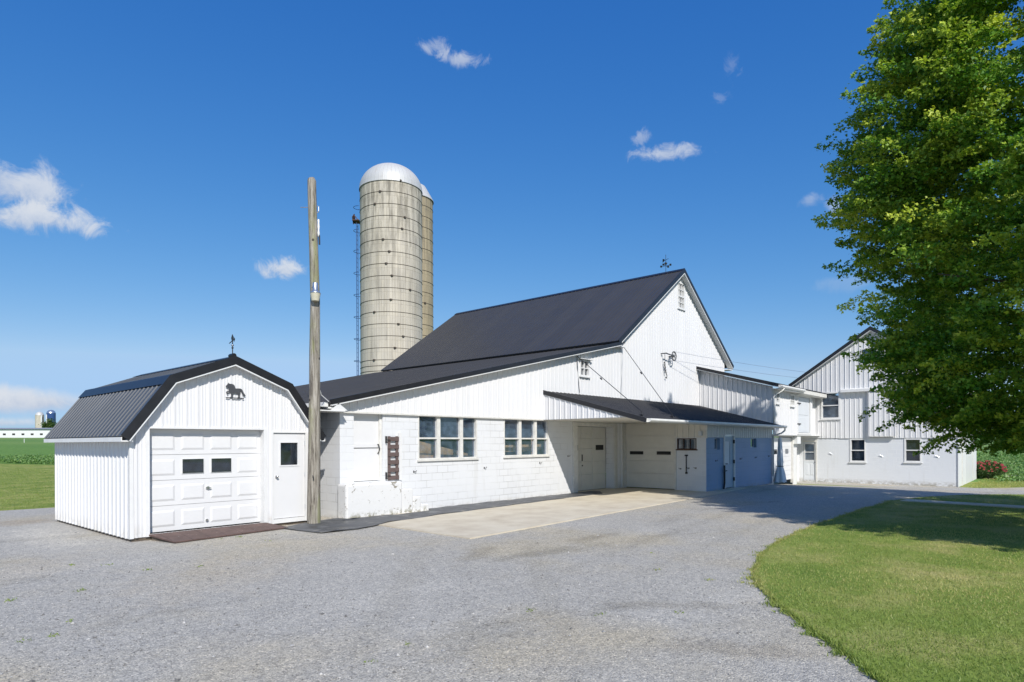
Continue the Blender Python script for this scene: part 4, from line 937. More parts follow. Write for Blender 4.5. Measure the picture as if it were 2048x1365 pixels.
mb = MB(); ribwall(mb, 'x', RX, RY0, RY1, 2.035, rzz, [uw, aw], off=.03, phase=.1, kinks=(7.35,)); ribwall(mb, 'y', RY0, RX, RXE, 2.3, 4.9, phase=.1, off=.02); ribwall(mb, 'y', RY1, RX, RXE, 0, 4.9, rib=False); ribwall(mb, 'x', RXE, RY0, RY1, 0, rzz, rib=False, kinks=(7.35,))
mb.build('siding', 'siding', bb)
mb = MB(); ribwall(mb, 'y', RY0, RX, RXE, -.5, 2.3, [(40.2, 43.6, -.45, 2.0)], rib=False, off=.001); mb.build('side_wall', 'trim', bb)
mb = MB(); wbox(mb, 'y', RY0, 40.2, 41.88, -.42, 2.0, -.04, .01); wbox(mb, 'y', RY0, 41.92, 43.6, -.42, 2.0, -.04, .01); wbox(mb, 'y', RY0, 41.6, 42.2, 1.0, 1.05, .01, .03); mb.build('side_door', 'door', bb)
for u in (38.6, 43.75): wbox(MB(), 'y', RY0, u, u+.14, -.45, 2.3, .003, .03).build('pilaster', 'oldtrim', bb)
mb = MB(); ribroof(mb, (36.75, 3.3, 5.02), (46.2, 3.3, 5.02), (46.2, 7.35, 7.78), (36.75, 7.35, 7.78), .06); ribroof(mb, (36.75, 11.4, 5.02), (46.2, 11.4, 5.02), (46.2, 7.35, 7.78), (36.75, 7.35, 7.78), .06); mb.build('roof', 'roofx', bb)
mb = MB(); rake(mb, 'x', RX, RP, -.03, .14, .25, .28); mb.build('rake_trim', 'black', bb)
mb = MB(); rake(mb, 'x', RX, RP, .141, .165, .03, .27); mb.build('soffit', 'soffit', bb)
for q in (lw1, lw2):
    wn = window(bb, 'x', RX, *q, 1, 2, .07, .05, rec=.1, out=.03, gm='darkglass')
    wbox(MB(), 'x', RX, q[0]+.06, q[1]-.06, q[2]+.63, q[3]-.05, -.14, -.13).build('blind', 'greydoor', wn)
window(bb, 'x', RX, *uw, 1, 2, .08, .05, rec=.05, out=.07); window(bb, 'x', RX, *aw, 1, 2, .06, .04, rec=.05, out=.06)
mb = MB()
for a, b, c, d in ((10.08, 10.16, -.25, 1.83), (10.64, 10.72, -.25, 1.83), (10.16, 10.64, .72, .84), (10.16, 10.64, -.25, -.1), (10.16, 10.64, 1.72, 1.83)): wbox(mb, 'x', RX, a, b, c, d, -.08, -.03)
wbox(mb, 'x', RX, 10.16, 10.64, -.1, .72, -.07, -.04)
for a, b in ((10.19, 10.38), (10.42, 10.61)): raised(mb, 'x', RX, a, b, .0, .64, -.039, .012, .03)
en = mb.build('entry_door', 'greydoor', bb)
window(en, 'x', RX, 10.13, 10.67, .8, 1.75, 1, 2, .035, .035, rec=.055, out=-.02, sill=False, name='door_window')
MB().lathe((RX-.0, 10.12, .72), [(0, -.03), (.03, 0), (0, .03)], 8).build('knob', 'iron', en, True)
mb = MB(); wbox(mb, 'x', RX, 10.0, 10.075, -.4, 1.95, -.02, .03); wbox(mb, 'x', RX, 10.075, 10.72, 1.84, 1.92, -.02, .03); mb.build('entry_frame', 'oldtrim', bb)
# sliding siding door on its covered track
mb = MB(); ribwall(mb, 'x', RX, 6.27, 7.45, 2.13, 4.42, off=.19, phase=.07); mb.box(RX-.18, RX-.13, 6.27, 7.45, 2.13, 4.42); mb.box(RX-.21, RX-.12, 7.45, 7.475, 2.12, 4.43); mb.box(RX-.21, RX-.12, 6.25, 6.27, 2.12, 4.43); sd = mb.build('sliding_door', 'siding', bb)
mb = MB(); mb.box(RX-.20, RX-.13, 6.27, 7.45, 2.09, 2.13); mb.build('bottom_rail', 'oldtrim', sd)
mb = MB(); mb.hexa([(RX-.26, 5.2, 4.46), (RX-.26, 5.2, 4.6), (RX-.03, 5.2, 4.66), (RX-.03, 5.2, 4.5)], [(RX-.26, 8.78, 4.46), (RX-.26, 8.78, 4.6), (RX-.03, 8.78, 4.66), (RX-.03, 8.78, 4.5)]); mb.build('track_cover', 'trim', bb)
mb = MB(); wbox(mb, 'x', RX, RY0-.02, RY0+.0, -.4, 4.8, -.06, .045); wbox(mb, 'x', RX, RY0, 8.9, 2.02, 2.034, .0, .05); mb.build('corner_trim', 'trim', bb)
for u, z in ((9.3, 1.2), (6.9, 1.1), (4.5, 1.1)): 
    mb = MB(); mb.tube([(RX-.03, u-.07, z-.03), (RX-.05, u+.07, z+.06)], .013, 6); mb.box(RX-.03, RX, u-.02, u+.02, z, z+.03); mb.build('cleat', 'galv', bb)

# ================================================================== SILOS
def silo(c, R, H, name, label, wallm, roof, z_hoops):
    t = thing(name, (c[0], c[1], 0), label, 'silo')
    MB().lathe((c[0], c[1], 0), [(R, 0), (R, H)], 72).build('wall', wallm, t, True)
    for z in z_hoops:
        mb = MB(); mb.ring((c[0], c[1], z), R+.006, .017, 72, 5)
        a = 3.6+.35*math.sin(z*1.7)+.25*((z*1.31) % 3.1); mb.box(c[0]+R*math.cos(a)-.07, c[0]+R*math.cos(a)+.07, c[1]+R*math.sin(a)-.07, c[1]+R*math.sin(a)+.07, z-.05, z+.05)
        mb.build('hoop', 'hoop', t)
    return t
C1 = Vector((26.46, 33.56, 0)); R1 = 2.03
hz_ = [18.6-.763*k for k in range(16)]+[6.78, 6.45, 6.1, 5.8, 5.4, 5.0]
t1 = silo(C1, R1, 18.62, 'concrete_silo', 'tall concrete stave silo with a white domed cap behind the barn', 'stave', None, hz_)
mb = MB(); mb.lathe((C1.x, C1.y, 18.6), [(R1+.05, -.05), (R1+.05, .0)]+[((R1+.04)*math.cos(a), 1.72*math.sin(a)) for a in np.linspace(0.02, PI/2-.001, 18)], 72); mb.build('dome', 'dome', t1, True)
lft = Vector((-RGT[0], -RGT[1], 0)); fw = Vector((FWD[0], FWD[1], 0))
lc = C1+lft*(R1+.24)
mb = MB()
for s in (-.2, .2): mb.tube([lc+fw*s+Vector((0, 0, 2)), lc+fw*s+Vector((0, 0, 16.5))], .022, 6)
for k in range(48): mb.tube([lc+fw*-.2+Vector((0, 0, 2.2+k*.3)), lc+fw*.2+Vector((0, 0, 2.2+k*.3))], .012, 5)
mb.build('ladder', 'bluesteel', t1)
mb = MB()
for k in range(10):
    z = 17.55-k*1.46
    if abs(z-16.1) < .5: z = 16.0
    mb.tube([lc-lft*.2+fw*.38*math.cos(a)+lft*(.24+.3)*math.sin(a)*.8+Vector((0, 0, z)) for a in np.linspace(0, PI, 11)], .018, 5)
mb.build('ladder_hoops', 'bluesteel', t1)
mb = MB(); q = lc+Vector((0, 0, 16.6)); mb.hexa([q-fw*.35-lft*.2, q+fw*.35-lft*.2, q+fw*.35+lft*.25, q-fw*.35+lft*.25], [p+Vector((0, 0, .06)) for p in (q-fw*.35-lft*.2, q+fw*.35-lft*.2, q+fw*.35+lft*.25, q-fw*.35+lft*.25)])
mb.beam(q+lft*.22-fw*.3, q+lft*.22+fw*.3+Vector((0, 0, .4)), .03, .5); mb.beam(q-lft*.2, q+lft*.25+Vector((0, 0, .5)), .04, .05); mb.build('platform', 'rust', t1)
C2 = Vector((45.5*(FWD[0]-.1587*RGT[0]), 45.5*(FWD[1]-.1587*RGT[1]), 0)); R2 = 1.57
t2 = silo(C2, R2, 19.3, 'concrete_silo', 'slimmer tan concrete silo with a white cone cap, tucked behind the domed one', 'tanstave', None, [18.6-.763*k for k in range(20)])
mb = MB(); mb.lathe((C2.x, C2.y, 19.25), [(R2+.07, 0), (R2+.07, .05), (1.08, 1.05), (.0, 1.18)], 40); mb.build('cone_cap', 'dome', t2)
v = C2-fw*1.2+Vector((RGT[0], RGT[1], 0))*.25; MB().box(v.x-.12, v.x+.12, v.y-.12, v.y+.12, 19.85, 20.1).build('vent', 'lens', t2)

# ================================================================== VEGETATION
def leaf_polys(P, D, Nn, size, shape='maple'):
    # P points, D direction of the midrib, Nn rough normal -> (n,k,3)
    D = D/np.linalg.norm(D, axis=1, keepdims=True); B = np.cross(Nn, D); B /= (np.linalg.norm(B, axis=1, keepdims=True)+1e-9)
    U = np.cross(D, B)
    if shape == 'maple': T = [(0, 0, 0), (.28, .60, -.05), (.52, .26, .0), (1.0, 0, -.18), (.52, -.26, .0), (.28, -.60, -.05)]
    elif shape == 'oval': T = [(0, 0, 0), (.45, .3, -.03), (1, 0, -.12), (.45, -.3, -.03)]
    else: T = [(0, .06, 0), (1, 0, 0), (0, -.06, 0)]
    T = np.array(T)
    s = size[:, None, None]
    return P[:, None, :]+s*(T[None, :, 0:1]*D[:, None, :]+T[None, :, 1:2]*B[:, None, :]+T[None, :, 2:3]*U[:, None, :])
TC = np.array([19.45, -2.35])
HZ = [1.7, 1.9, 2.4, 3.7, 4.6, 5.5, 7.2, 8.7, 9.8, 10.8, 12.4, 13.5, 14.5, 15.1]; HR = [2.2, 3.8, 5.3, 6.4, 6.7, 7.0, 7.05, 6.7, 6.8, 6.3, 5.8, 4.9, 3.2, .5]
AZ = [-75, -30, 20, 60, 104.9, 128, 150, 178, 240, 285, 330]; AF = [.70, .65, .70, .88, 1.0, .88, .78, .80, .74, .70, .65]
AZ2 = [-75, 140, 160, 178, 200, 213, 240, 285]; AF2 = [0, 0, .12, .36, .62, .62, .4, 0]
def crown_r(az, h):
    az = (az+75) % 360-75
    return np.interp(h, HZ, HR)*(np.interp(az, AZ, AF)+np.interp(az, AZ2, AF2)*(1-ss(6, 10, h)))
gnd = float(gz(*TC))
mp_ = thing('maple_tree', (TC[0], TC[1], gnd), 'large leafy maple tree at the edge of the lawn', 'tree')
mb = MB(); r3 = random.Random(5)
mb.tube([(TC[0], TC[1], gnd-.2), (TC[0], TC[1], .3), (TC[0]+.05, TC[1], 2), (TC[0]-.05, TC[1]+.1, 5), (TC[0], TC[1]+.05, 9), (TC[0], TC[1], 13.5)], [.5, .38, .32, .25, .15, .04], 12)
tips = []
for k in range(54):
    h0 = 1.9+11*(k/54); a = math.radians(k*137.5); h1 = h0+r3.uniform(.3, 1.6)*(.4 if h0 < 3.5 else 1)
    R = float(crown_r(math.degrees(a), min(h1, 14.5)))*r3.uniform(.7, .92); d = (math.cos(a), math.sin(a))
    pts = [(TC[0]+d[0]*R*t+r3.uniform(-.15, .15)*t, TC[1]+d[1]*R*t+r3.uniform(-.15, .15)*t, h0+(h1-h0)*t**.8) for t in (0, .25, .5, .75, 1)]
    b0 = .14*(1-h0/16); mb.tube(pts, [b0, b0*.75, b0*.5, b0*.3, .012], 6)
mb.build('trunk', 'bark', mp_, True)
gv = np.random.default_rng(44); vh = gv.uniform(2.2, 14, 120); va = gv.uniform(-75, 285, 120); vr = crown_r(va, vh)*gv.uniform(.72, .95, 120)
VC = np.stack([vr*np.cos(np.radians(va)), vr*np.sin(np.radians(va)), vh], 1); VR = gv.uniform(.6, 1.15, 120)    # openings between the boughs
def sprays(n, f0, f1, L0, L1, leaves, seed, hmin=1.75, hmax=15.3, a0=-75, a1=285, sz=(.05, .095)):
    g = np.random.default_rng(seed)
    h = g.uniform(hmin, hmax, n*5); az = g.uniform(a0, a1, n*5)
    keep = g.uniform(0, 1, n*5) < crown_r(az, h)/8.0; h = h[keep]; az = az[keep]
    fr = np.sqrt(g.uniform(f0**2, f1**2, len(h))); a = np.radians(az); R = crown_r(az, h)*fr
    Q = np.stack([R*np.cos(a), R*np.sin(a), h], 1); vd = np.ones(len(h), bool)
    if f0 > .4:
        for c, rv in zip(VC, VR): vd &= np.linalg.norm((Q-c)*np.array([1, 1, 1.5]), axis=1) > rv
    h, az, fr, a, R = h[vd][:n], az[vd][:n], fr[vd][:n], a[vd][:n], R[vd][:n]; n = len(h)
    out = np.stack([np.cos(a), np.sin(a)], 1)
    A = np.stack([TC[0]+out[:, 0]*R, TC[1]+out[:, 1]*R, h], 1)
    el = g.normal(.28, .30, n)+np.where(h > 11.5, (h-11.5)*.28, 0)-np.where(h < 3.6, .3, 0); ay = a+g.normal(0, .35, n)
    D = np.stack([np.cos(ay)*np.cos(el), np.sin(ay)*np.cos(el), np.sin(el)], 1)
    L = g.uniform(L0, L1, n); tone_s = np.clip(g.normal(.10, .24, n), 0, .8)
    nl = leaves
    t = g.beta(1.3, 1.1, (n, nl)); w = .10+.34*np.sin(np.pi*np.clip(t*.82+.16, 0, 1))
    side = np.stack([-np.sin(ay), np.cos(ay), 0*ay], 1)
    u1 = g.normal(0, 1, (n, nl)); u2 = g.normal(0, 1, (n, nl))
    P = A[:, None, :]+D[:, None, :]*(t*L[:, None])[..., None]+side[:, None, :]*(u1*w*.62*L[:, None]*.55)[..., None]+np.array([0, 0, 1])[None, None]*(u2*w*.34*L[:, None]*.55-.10*t**2*L[:, None])[..., None]
    P = P.reshape(-1, 3)
    nrm = g.normal(0, .62, P.shape); nrm[:, 2] += .8; nrm[:, 0] -= .25; nrm[:, 1] -= .35
    dr = np.repeat(D, nl, 0)*.8+g.normal(0, .6, P.shape); dr[:, 2] -= .35
    nrm /= np.linalg.norm(nrm, axis=1, keepdims=True); dr -= nrm*np.sum(dr*nrm, 1, keepdims=True)
    tone = np.clip(np.repeat(tone_s, nl)+.55*np.clip(t.reshape(-1)-.62, 0, 1)*2.4*g.uniform(.2, 1, P.shape[0])*(.5+.5*np.clip(u2.reshape(-1), -1, 1))+g.normal(0, .06, P.shape[0]), 0, .95)  # yellower tips, and sunlit spray tops put into the leaf tone
    size = g.uniform(sz[0], sz[1], P.shape[0])
    ok = P[:, 2] > 1.55
    return leaf_polys(P, dr, nrm, size)[ok], tone[ok]
parts_ = [sprays(1500, .60, .90, .7, 1.35, 230, 1, a0=55, a1=200), sprays(1000, .60, .90, .8, 1.5, 110, 5, a0=200, a1=415, sz=(.08, .14)), sprays(360, .2, .62, .9, 1.6, 110, 2, sz=(.07, .13)),
          sprays(230, .86, .95, .7, 1.3, 130, 3, a0=55, a1=200), sprays(110, .82, .95, .8, 1.35, 130, 4, 1.9, 5.5, a0=70, a1=200)]
mesh_np('crown', np.concatenate([q[0] for q in parts_]), 6, 'leaf', np.concatenate([q[1] for q in parts_]), mp_).location = (-TC[0], -TC[1], -gnd)

def in_poly(px, py, poly):
    poly = np.array(poly); x, y = poly[:, 0], poly[:, 1]; x2, y2 = np.roll(x, -1), np.roll(y, -1); c = np.zeros(len(px), bool)
    for a, b, d, e in zip(x, y, x2, y2):
        if b == e: continue
        c ^= ((b > py) != (e > py)) & (px < (d-a)*(py-b)/(e-b)+a)
    return c
def scatter(n, x0, x1, y0, y1, poly, dens=None, seed=0):
    g = np.random.default_rng(seed); x = g.uniform(x0, x1, n); y = g.uniform(y0, y1, n); k = in_poly(x, y, poly) if poly is not None else np.ones(n, bool)
    if dens is not None: k &= g.uniform(0, 1, n) < dens(x, y)
    return x[k], y[k]
def blades(name, x, y, h0, h1, seed, zoff=.02, wid=.11, lean=.55, label=None):
    g = np.random.default_rng(seed); n = len(x)
    P = np.stack([x, y, gz(x, y)+zoff], 1); D = g.normal(0, lean, (n, 3)); D[:, 2] = 1; Nn = g.normal(0, 1, (n, 3)); Nn[:, 2] *= .2
    s = g.uniform(h0, h1, n)
    D /= np.linalg.norm(D, axis=1, keepdims=True); B = np.cross(Nn, D); B /= np.linalg.norm(B, axis=1, keepdims=True)
    V = np.stack([P-B*(s*wid)[:, None], P+D*s[:, None], P+B*(s*wid)[:, None]], 1)
    patch = .5+.5*np.sin(x*1.3+1.7*np.sin(y*.9))*np.sin(y*1.1+1.3*np.sin(x*.7+2)); fine_ = .5+.5*np.sin(x*5.1+2*np.sin(y*3.3))*np.sin(y*4.3+1.8*np.sin(x*2.9)); dry = np.clip(.13+(.58*patch+.42*fine_)*ss(.6, 4, 1.0*(x-5)-(y-1)*.35), 0, 1)
    tone = np.clip(dry*g.uniform(.3, 1.3, n), 0, .95)
    o = mesh_np(name, V, 3, 'blade', tone); o['kind'] = 'stuff'
    return o
dist = lambda x, y: np.clip((6.5/np.hypot(x, y))**1.6, .1, 1)
footp = [(23.16, 3.7), (22.78, .74), (22.36, -6), (21.56, -6), (21.94, .74), (22.36, 3.75)]
x, y = scatter(760000, 4.8, 34, -6, 4.1, lawn_w, dist, 21)
k = ~in_poly(x, y, footp); x, y = x[k], y[k]
blades('lawn_grass', x, y, .02, .046, 22, .018)
# ragged fringe creeping over the gravel edge
ex, ey = [], []; g = np.random.default_rng(31)
for (a, b), (c, d) in zip(lawn_poly[:20], lawn_poly[1:21]):
    L = math.hypot(c-a, d-b); n = int(L*900*min(1, (7/max(4, math.hypot(a, b)))**1.2)); t = g.uniform(0, 1, n); nx, ny = -(d-b)/L, (c-a)/L
    o_ = np.abs(g.normal(0, .10, n)); clump = .25+.75*(.5+.5*np.sin(5*t*L+a*5))*(.5+.5*np.sin(17*t*L+b*9))
    ex.append(a+(c-a)*t-nx*(o_*clump-.03)); ey.append(b+(d-b)*t-ny*(o_*clump-.03))
blades('lawn_edge_grass', np.concatenate(ex), np.concatenate(ey), .03, .075, 33, .005, lean=.8)
# loose stones lying on the packed gravel, a few weeds in the yard
x, y = scatter(60000, -6, 16, 2, 16, driveway_poly, lambda x, y: np.clip((7/np.hypot(x, y))**2, .06, 1)*(.35+.65*(np.sin(x*1.1+2*np.sin(y*.7))*np.sin(y*.9+x*.4) > -.1)), 101)
k = ~in_poly(x, y, lawn_poly) & ~((x > 4) & (x < 9) & (y > 12.3)) & ~((x > 8.5) & (y > 8.5)); x, y = x[k], y[k]
g = np.random.default_rng(102); n = len(x); r = g.uniform(.005, .013, n)*(1+(g.uniform(0, 1, n) > .97)*1.2)
o3 = np.array([(1, 0, 0), (0, 1, 0), (-1, 0, 0), (0, -1, 0), (0, 0, 1)]); j = g.uniform(.6, 1.3, (n, 5, 1)); an = g.uniform(0, 6.3, n)
V5 = o3[None]*j; V5 = np.stack([V5[..., 0]*np.cos(an)[:, None]-V5[..., 1]*np.sin(an)[:, None], V5[..., 0]*np.sin(an)[:, None]+V5[..., 1]*np.cos(an)[:, None], V5[..., 2]*.7], -1)*r[:, None, None]+np.stack([x, y, gz(x, y)+.003], 1)[:, None, :]
T4 = np.stack([V5[:, [0, 1, 4]], V5[:, [1, 2, 4]], V5[:, [2, 3, 4]], V5[:, [3, 0, 4]]], 1).reshape(-1, 3, 3)
mesh_np('loose_gravel', T4, 3, 'stone', np.repeat(np.clip(g.normal(.4, .28, n), 0, 1), 4))['kind'] = 'stuff'
g = np.random.default_rng(103); wx, wy = [], []
for cx_, cy_ in zip(g.uniform(-2, 10, 46), g.uniform(3.0, 12.5, 46)):
    if in_poly(np.array([cx_]), np.array([cy_]), lawn_poly)[0] or (cx_ > 8.3 and cy_ > 8.3): continue
    m_ = int(g.uniform(6, 26)); wx.append(cx_+g.normal(0, .035, m_)); wy.append(cy_+g.normal(0, .035, m_))
blades('yard_weeds', np.concatenate(wx), np.concatenate(wy), .015, .04, 104, .002, wid=.2, lean=1.1)
# mown verge beside the block barn and at far left
x, y = scatter(60000, 36, 58, -12, 3.4, [(36.8, 3.3), (36.9, 2.9), (38, 1.9), (46, -3.1), (58, -10.5), (58, 3.4)], lambda x, y: np.clip(1.2-(x-36)/26, .1, 1), 41)
blades('verge_grass', x, y, .05, .1, 42, -.01)
x, y = scatter(60000, -10, 14, 22.5, 60, None, lambda x, y: (np.abs(x-3-.1*(y-22)) < 6)*.7, 51)
k = ~in_poly(x, y, driveway_poly); x, y = x[k], y[k]
blades('meadow_grass', x, y, .04, .09, 52, -.015)

def cropfield(name, x, y, seed, h=.42):
    g = np.random.default_rng(seed); n = len(x); m = 9
    P = np.stack([x, y, gz(x, y)], 1); P = np.repeat(P, m, 0); k = len(P)
    P += np.stack([g.normal(0, .13, k), g.normal(0, .13, k), g.uniform(.05, h, k)], 1)
    Nn = g.normal(0, .5, (k, 3)); Nn[:, 2] += 1; D = g.normal(0, 1, (k, 3)); D[:, 2] -= .2
    V = leaf_polys(P, D, Nn, g.uniform(.12, .24, k), 'oval'); o = mesh_np(name, V, 4, 'crop', np.clip(g.normal(.12, .2, k), 0, .9)); o['kind'] = 'stuff'; return o
def qf(x, y): return (FWD[0]+.327*RGT[0])*x+(FWD[1]+.327*RGT[1])*y-42.6
x, y = scatter(22000, -4, 20, 38, 85, None, lambda x, y: (qf(x, y) > .4)*(np.abs(x-7-.15*(y-50)) < 9)*np.clip(1.1-(y-45)/50, .1, 1), 61)
cropfield('bean_crop', x, y, 62)
x, y = scatter(34000, 38, 95, -16, 22, None, lambda x, y: (qf(x, y) > .5)*(y < 8.5+.2*(x-46))*(y > -.42*(x-38)-2)*np.clip(1.05-(x-45)/55, .08, 1), 71)
k = ~((x < 46.5) & (y > 2.6)); cropfield('field_crop', x[k], y[k], 72, .2)

# rose bush and edging by the block barn
rb = thing('rose_bush', (46.6, 3.2, float(gz(46.6, 3.2))), 'round bush with red flowers at the end of the block barn', 'bush')
g = np.random.default_rng(81); n = 2600
u = g.normal(0, 1, (n, 3)); u /= np.linalg.norm(u, axis=1, keepdims=True); u *= (g.uniform(.3, 1, n)**.5)[:, None]; bz0 = float(gz(46.6, 3.2))
P = np.array([46.6, 3.2, bz0+.5])+u*np.array([.85, .85, .5])
mesh_np('foliage', leaf_polys(P, g.normal(0, 1, (n, 3)), g.normal(0, .5, (n, 3))+np.array([0, 0, 1]), g.uniform(.06, .12, n), 'oval'), 4, 'farleaf', np.clip(g.normal(.1, .15, n), 0, 1), rb).location = (-46.6, -3.2, -bz0)
n = 110; u = g.normal(0, 1, (n, 3)); u[:, 2] = np.abs(u[:, 2])*.9-.2; u /= np.linalg.norm(u, axis=1, keepdims=True); P = np.array([46.6, 3.2, bz0+.5])+u*np.array([.88, .88, .53]); mb = MB()
for p in P:
    s = .055; mb.hexa([p+np.array(q)*s for q in ((-1, -1, -.4), (1, -1, -.4), (1, 1, -.4), (-1, 1, -.4))], [p+np.array(q)*s*.7 for q in ((-1, -.5, .8), (.5, -1, .8), (1, .5, .8), (-.5, 1, .8))])
mb.build('blossoms', 'rose', rb)
mb = MB(); mb.tube([(46.6, 3.2, bz0-.05), (46.55, 3.25, bz0+.4)], .03, 6); mb.tube([(46.6, 3.2, bz0), (46.8, 3.0, bz0+.45)], .02, 6); mb.build('stem', 'bark', rb)
es = [tag(MB().box(-.17, .17, -.1, .1, -.05, .2).build('edging_stone', 'kerbstone', bevel=.03), 'pale edging stone', 'edging stone', 'edging stones around the rose bush')]
for k in range(5):
    o = es[0] if k == 0 else es[0].copy()
    if k: COL.objects.link(o)
    x = 45.7+k*.38; y = 2.35-.1*k+.05*(k % 2); o.location = (x, y, float(gz(x, y))); o.rotation_euler = (0, 0, .3*math.sin(k*2))
    o['label'] = 'small pale edging stone in the row in front of the red rose bush'

# ================================================================== FAR AWAY
fb = thing('poultry_barn', (44, 254, 3.5), 'very long low white barn far off across the left field', 'barn')
A = Vector((6, 290, 0)); Bq = Vector((80, 220, 0)); dr = (Bq-A).normalized(); nr = Vector((dr.y, -dr.x, 0)); nr = -nr if nr.dot(Vector((20, 10, 0))-A) < 0 else nr; L = (Bq-A).length
def fp(u, o, z): return A+dr*u+nr*o+Vector((0, 0, z))
zb = 3.3; zt = 6.75
mb = MB(); mb.hexa([fp(0, 0, zb), fp(L, 0, zb), fp(L, 0, zt), fp(0, 0, zt)], [fp(0, -12, zb), fp(L, -12, zb), fp(L, -12, zt), fp(0, -12, zt)]); mb.build('wall', 'siding', fb)
mb = MB(); mb.hexa([fp(-.5, .5, 6.7), fp(-.5, -6, 7.3), fp(-.5, -12.5, 6.7)], [fp(L+.5, .5, 6.7), fp(L+.5, -6, 7.3), fp(L+.5, -12.5, 6.7)]); mb.build('roof', 'greyroof', fb)
u = 1.5
while u < L-1:
    MB().hexa([fp(u, .0, 4.85), fp(u+.85, .0, 4.85), fp(u+.85, .0, 5.4), fp(u, .0, 5.4)], [fp(u, .05, 4.85), fp(u+.85, .05, 4.85), fp(u+.85, .05, 5.4), fp(u, .05, 5.4)]).build('window', 'dark', fb); u += 2.75
def dirpt(px, d): 
    k = (px-1024)/1260; return (d*(FWD[0]+k*RGT[0]), d*(FWD[1]+k*RGT[1]))
x, y = dirpt(80, 300); t = thing('far_silo', (x, y, 4), 'pale far-off silo with a white dome beyond the white barn', 'silo')
MB().lathe((x, y, 3.5), [(1.75, 0), (1.75, 12.2)], 24).build('wall', 'stave', t, True); MB().lathe((x, y, 15.7), [(1.8, 0), (1.55, .8), (.9, 1.5), (0, 1.8)], 24).build('dome', 'dome', t, True)
rg = Vector((RGT[0], RGT[1], 0)); q = Vector((x, y, 0))-fw*1.2+rg*1.75; MB().tube([q+Vector((0, 0, 4)), q+Vector((0, 0, 15.6))], .3, 8).build('chute', 'trim', t)
x, y = dirpt(103, 300); t = thing('far_silo', (x, y, 4), 'dark blue far-off silo behind the small tree', 'silo')
MB().lathe((x, y, 3.5), [(1.85, 0), (1.85, 13.2)], 24).build('wall', 'bluesteel', t, True); MB().lathe((x, y, 16.7), [(1.9, 0), (1.6, .8), (.9, 1.4), (0, 1.6)], 24).build('dome', 'galv', t, True)
q = Vector((x, y, 0))-fw*1.75-rg*.9; MB().tube([q+Vector((0, 0, 4)), q+Vector((0, 0, 16))], .22, 8).build('ladder', 'trim', t)
def fartree(px, d, h, r, label, seed, n=2600):
    x, y = dirpt(px, d); z = float(gz(x, y)); t = thing('broadleaf_tree', (x, y, z), label, 'tree', None)
    g = np.random.default_rng(seed); cs_ = g.normal(0, .42, (14, 3)); P = cs_[g.integers(0, 14, n)]+g.normal(0, .2, (n, 3)); P = np.clip(P, -1.1, 1.1)*np.array([r, r, h*.42])+np.array([x, y, z+h*.58])
    mesh_np('crown', leaf_polys(P, g.normal(0, 1, (n, 3)), g.normal(0, .6, (n, 3))+np.array([0, 0, 1]), g.uniform(.35, .8, n), 'oval'), 4, 'farleaf', np.clip(g.normal(.15, .2, n), 0, 1), t).location = (-x, -y, -z)
    MB().tube([(x, y, z-.3), (x, y, z+h*.6)], [r*.09, r*.04], 8).build('trunk', 'bark', t)
fartree(98, 262, 8.6, 3.4, 'small round tree at the end of the far white barn', 91)
for i, (px, d, h, r, lb) in enumerate(((2, 700, 12, 7, 'tallest dark skyline tree, above the far barn at the left edge'), (9, 700, 9, 5, 'lower dark skyline tree just right of the tallest one'),
        (23, 760, 8, 6, 'small dark skyline tree midway between the tallest one and the silos'), (46, 720, 9, 7, 'dark skyline tree closest to the two far silos'))):
    fartree(px, d, h, r, lb, 100+i, 500)
x, y = dirpt(49, 118); z = float(gz(x, y)); tag(MB().tube([(x, y, z), (x, y, z+.75)], .05, 6).build('marker_stake', 'trim'), 'short white marker stake standing in the green field', 'stake')

# ================================================================== LIGHT, SKY, CAMERA
sl = bpy.data.lights.new('sun', 'SUN'); sl.energy = 4.2; sl.angle = math.radians(.5); sl.color = (1, .955, .89)
so_ = bpy.data.objects.new('sun', sl); COL.objects.link(so_); so_.rotation_euler = SUN.to_track_quat('-Z', 'Y').to_euler(); so_.location = (-20, -30, 40)
wd = bpy.data.worlds.new('World'); S.world = wd; wd.use_nodes = True; nt = wd.node_tree; bg = nt.nodes['Background']
sky = N(nt, 'ShaderNodeTexSky', sky_type='NISHITA', sun_disc=False, sun_elevation=math.asin(-SUN.z), sun_rotation=math.atan2(-SUN.x, -SUN.y), altitude=200, air_density=1.0, dust_density=.25, ozone_density=2.2)
tc = N(nt, 'ShaderNodeTexCoord').outputs['Generated']
sc_ = N(nt, 'ShaderNodeSeparateColor'); nt.links.new(sky.outputs[0], sc_.inputs[0]); cc_ = N(nt, 'ShaderNodeCombineColor')
for i, (a_, p_) in enumerate(((.80, 1.60), (.645, .93), (.80, .50))):      # clearer, deeper air than the model's default
    nt.links.new(mth(nt, 'MINIMUM', mth(nt, 'MULTIPLY', mth(nt, 'POWER', mth(nt, 'MULTIPLY', sc_.outputs[i], .143), p_), a_/.143), (.40, .61, .90)[i]/.143), cc_.inputs[i])
col = cc_.outputs[0]
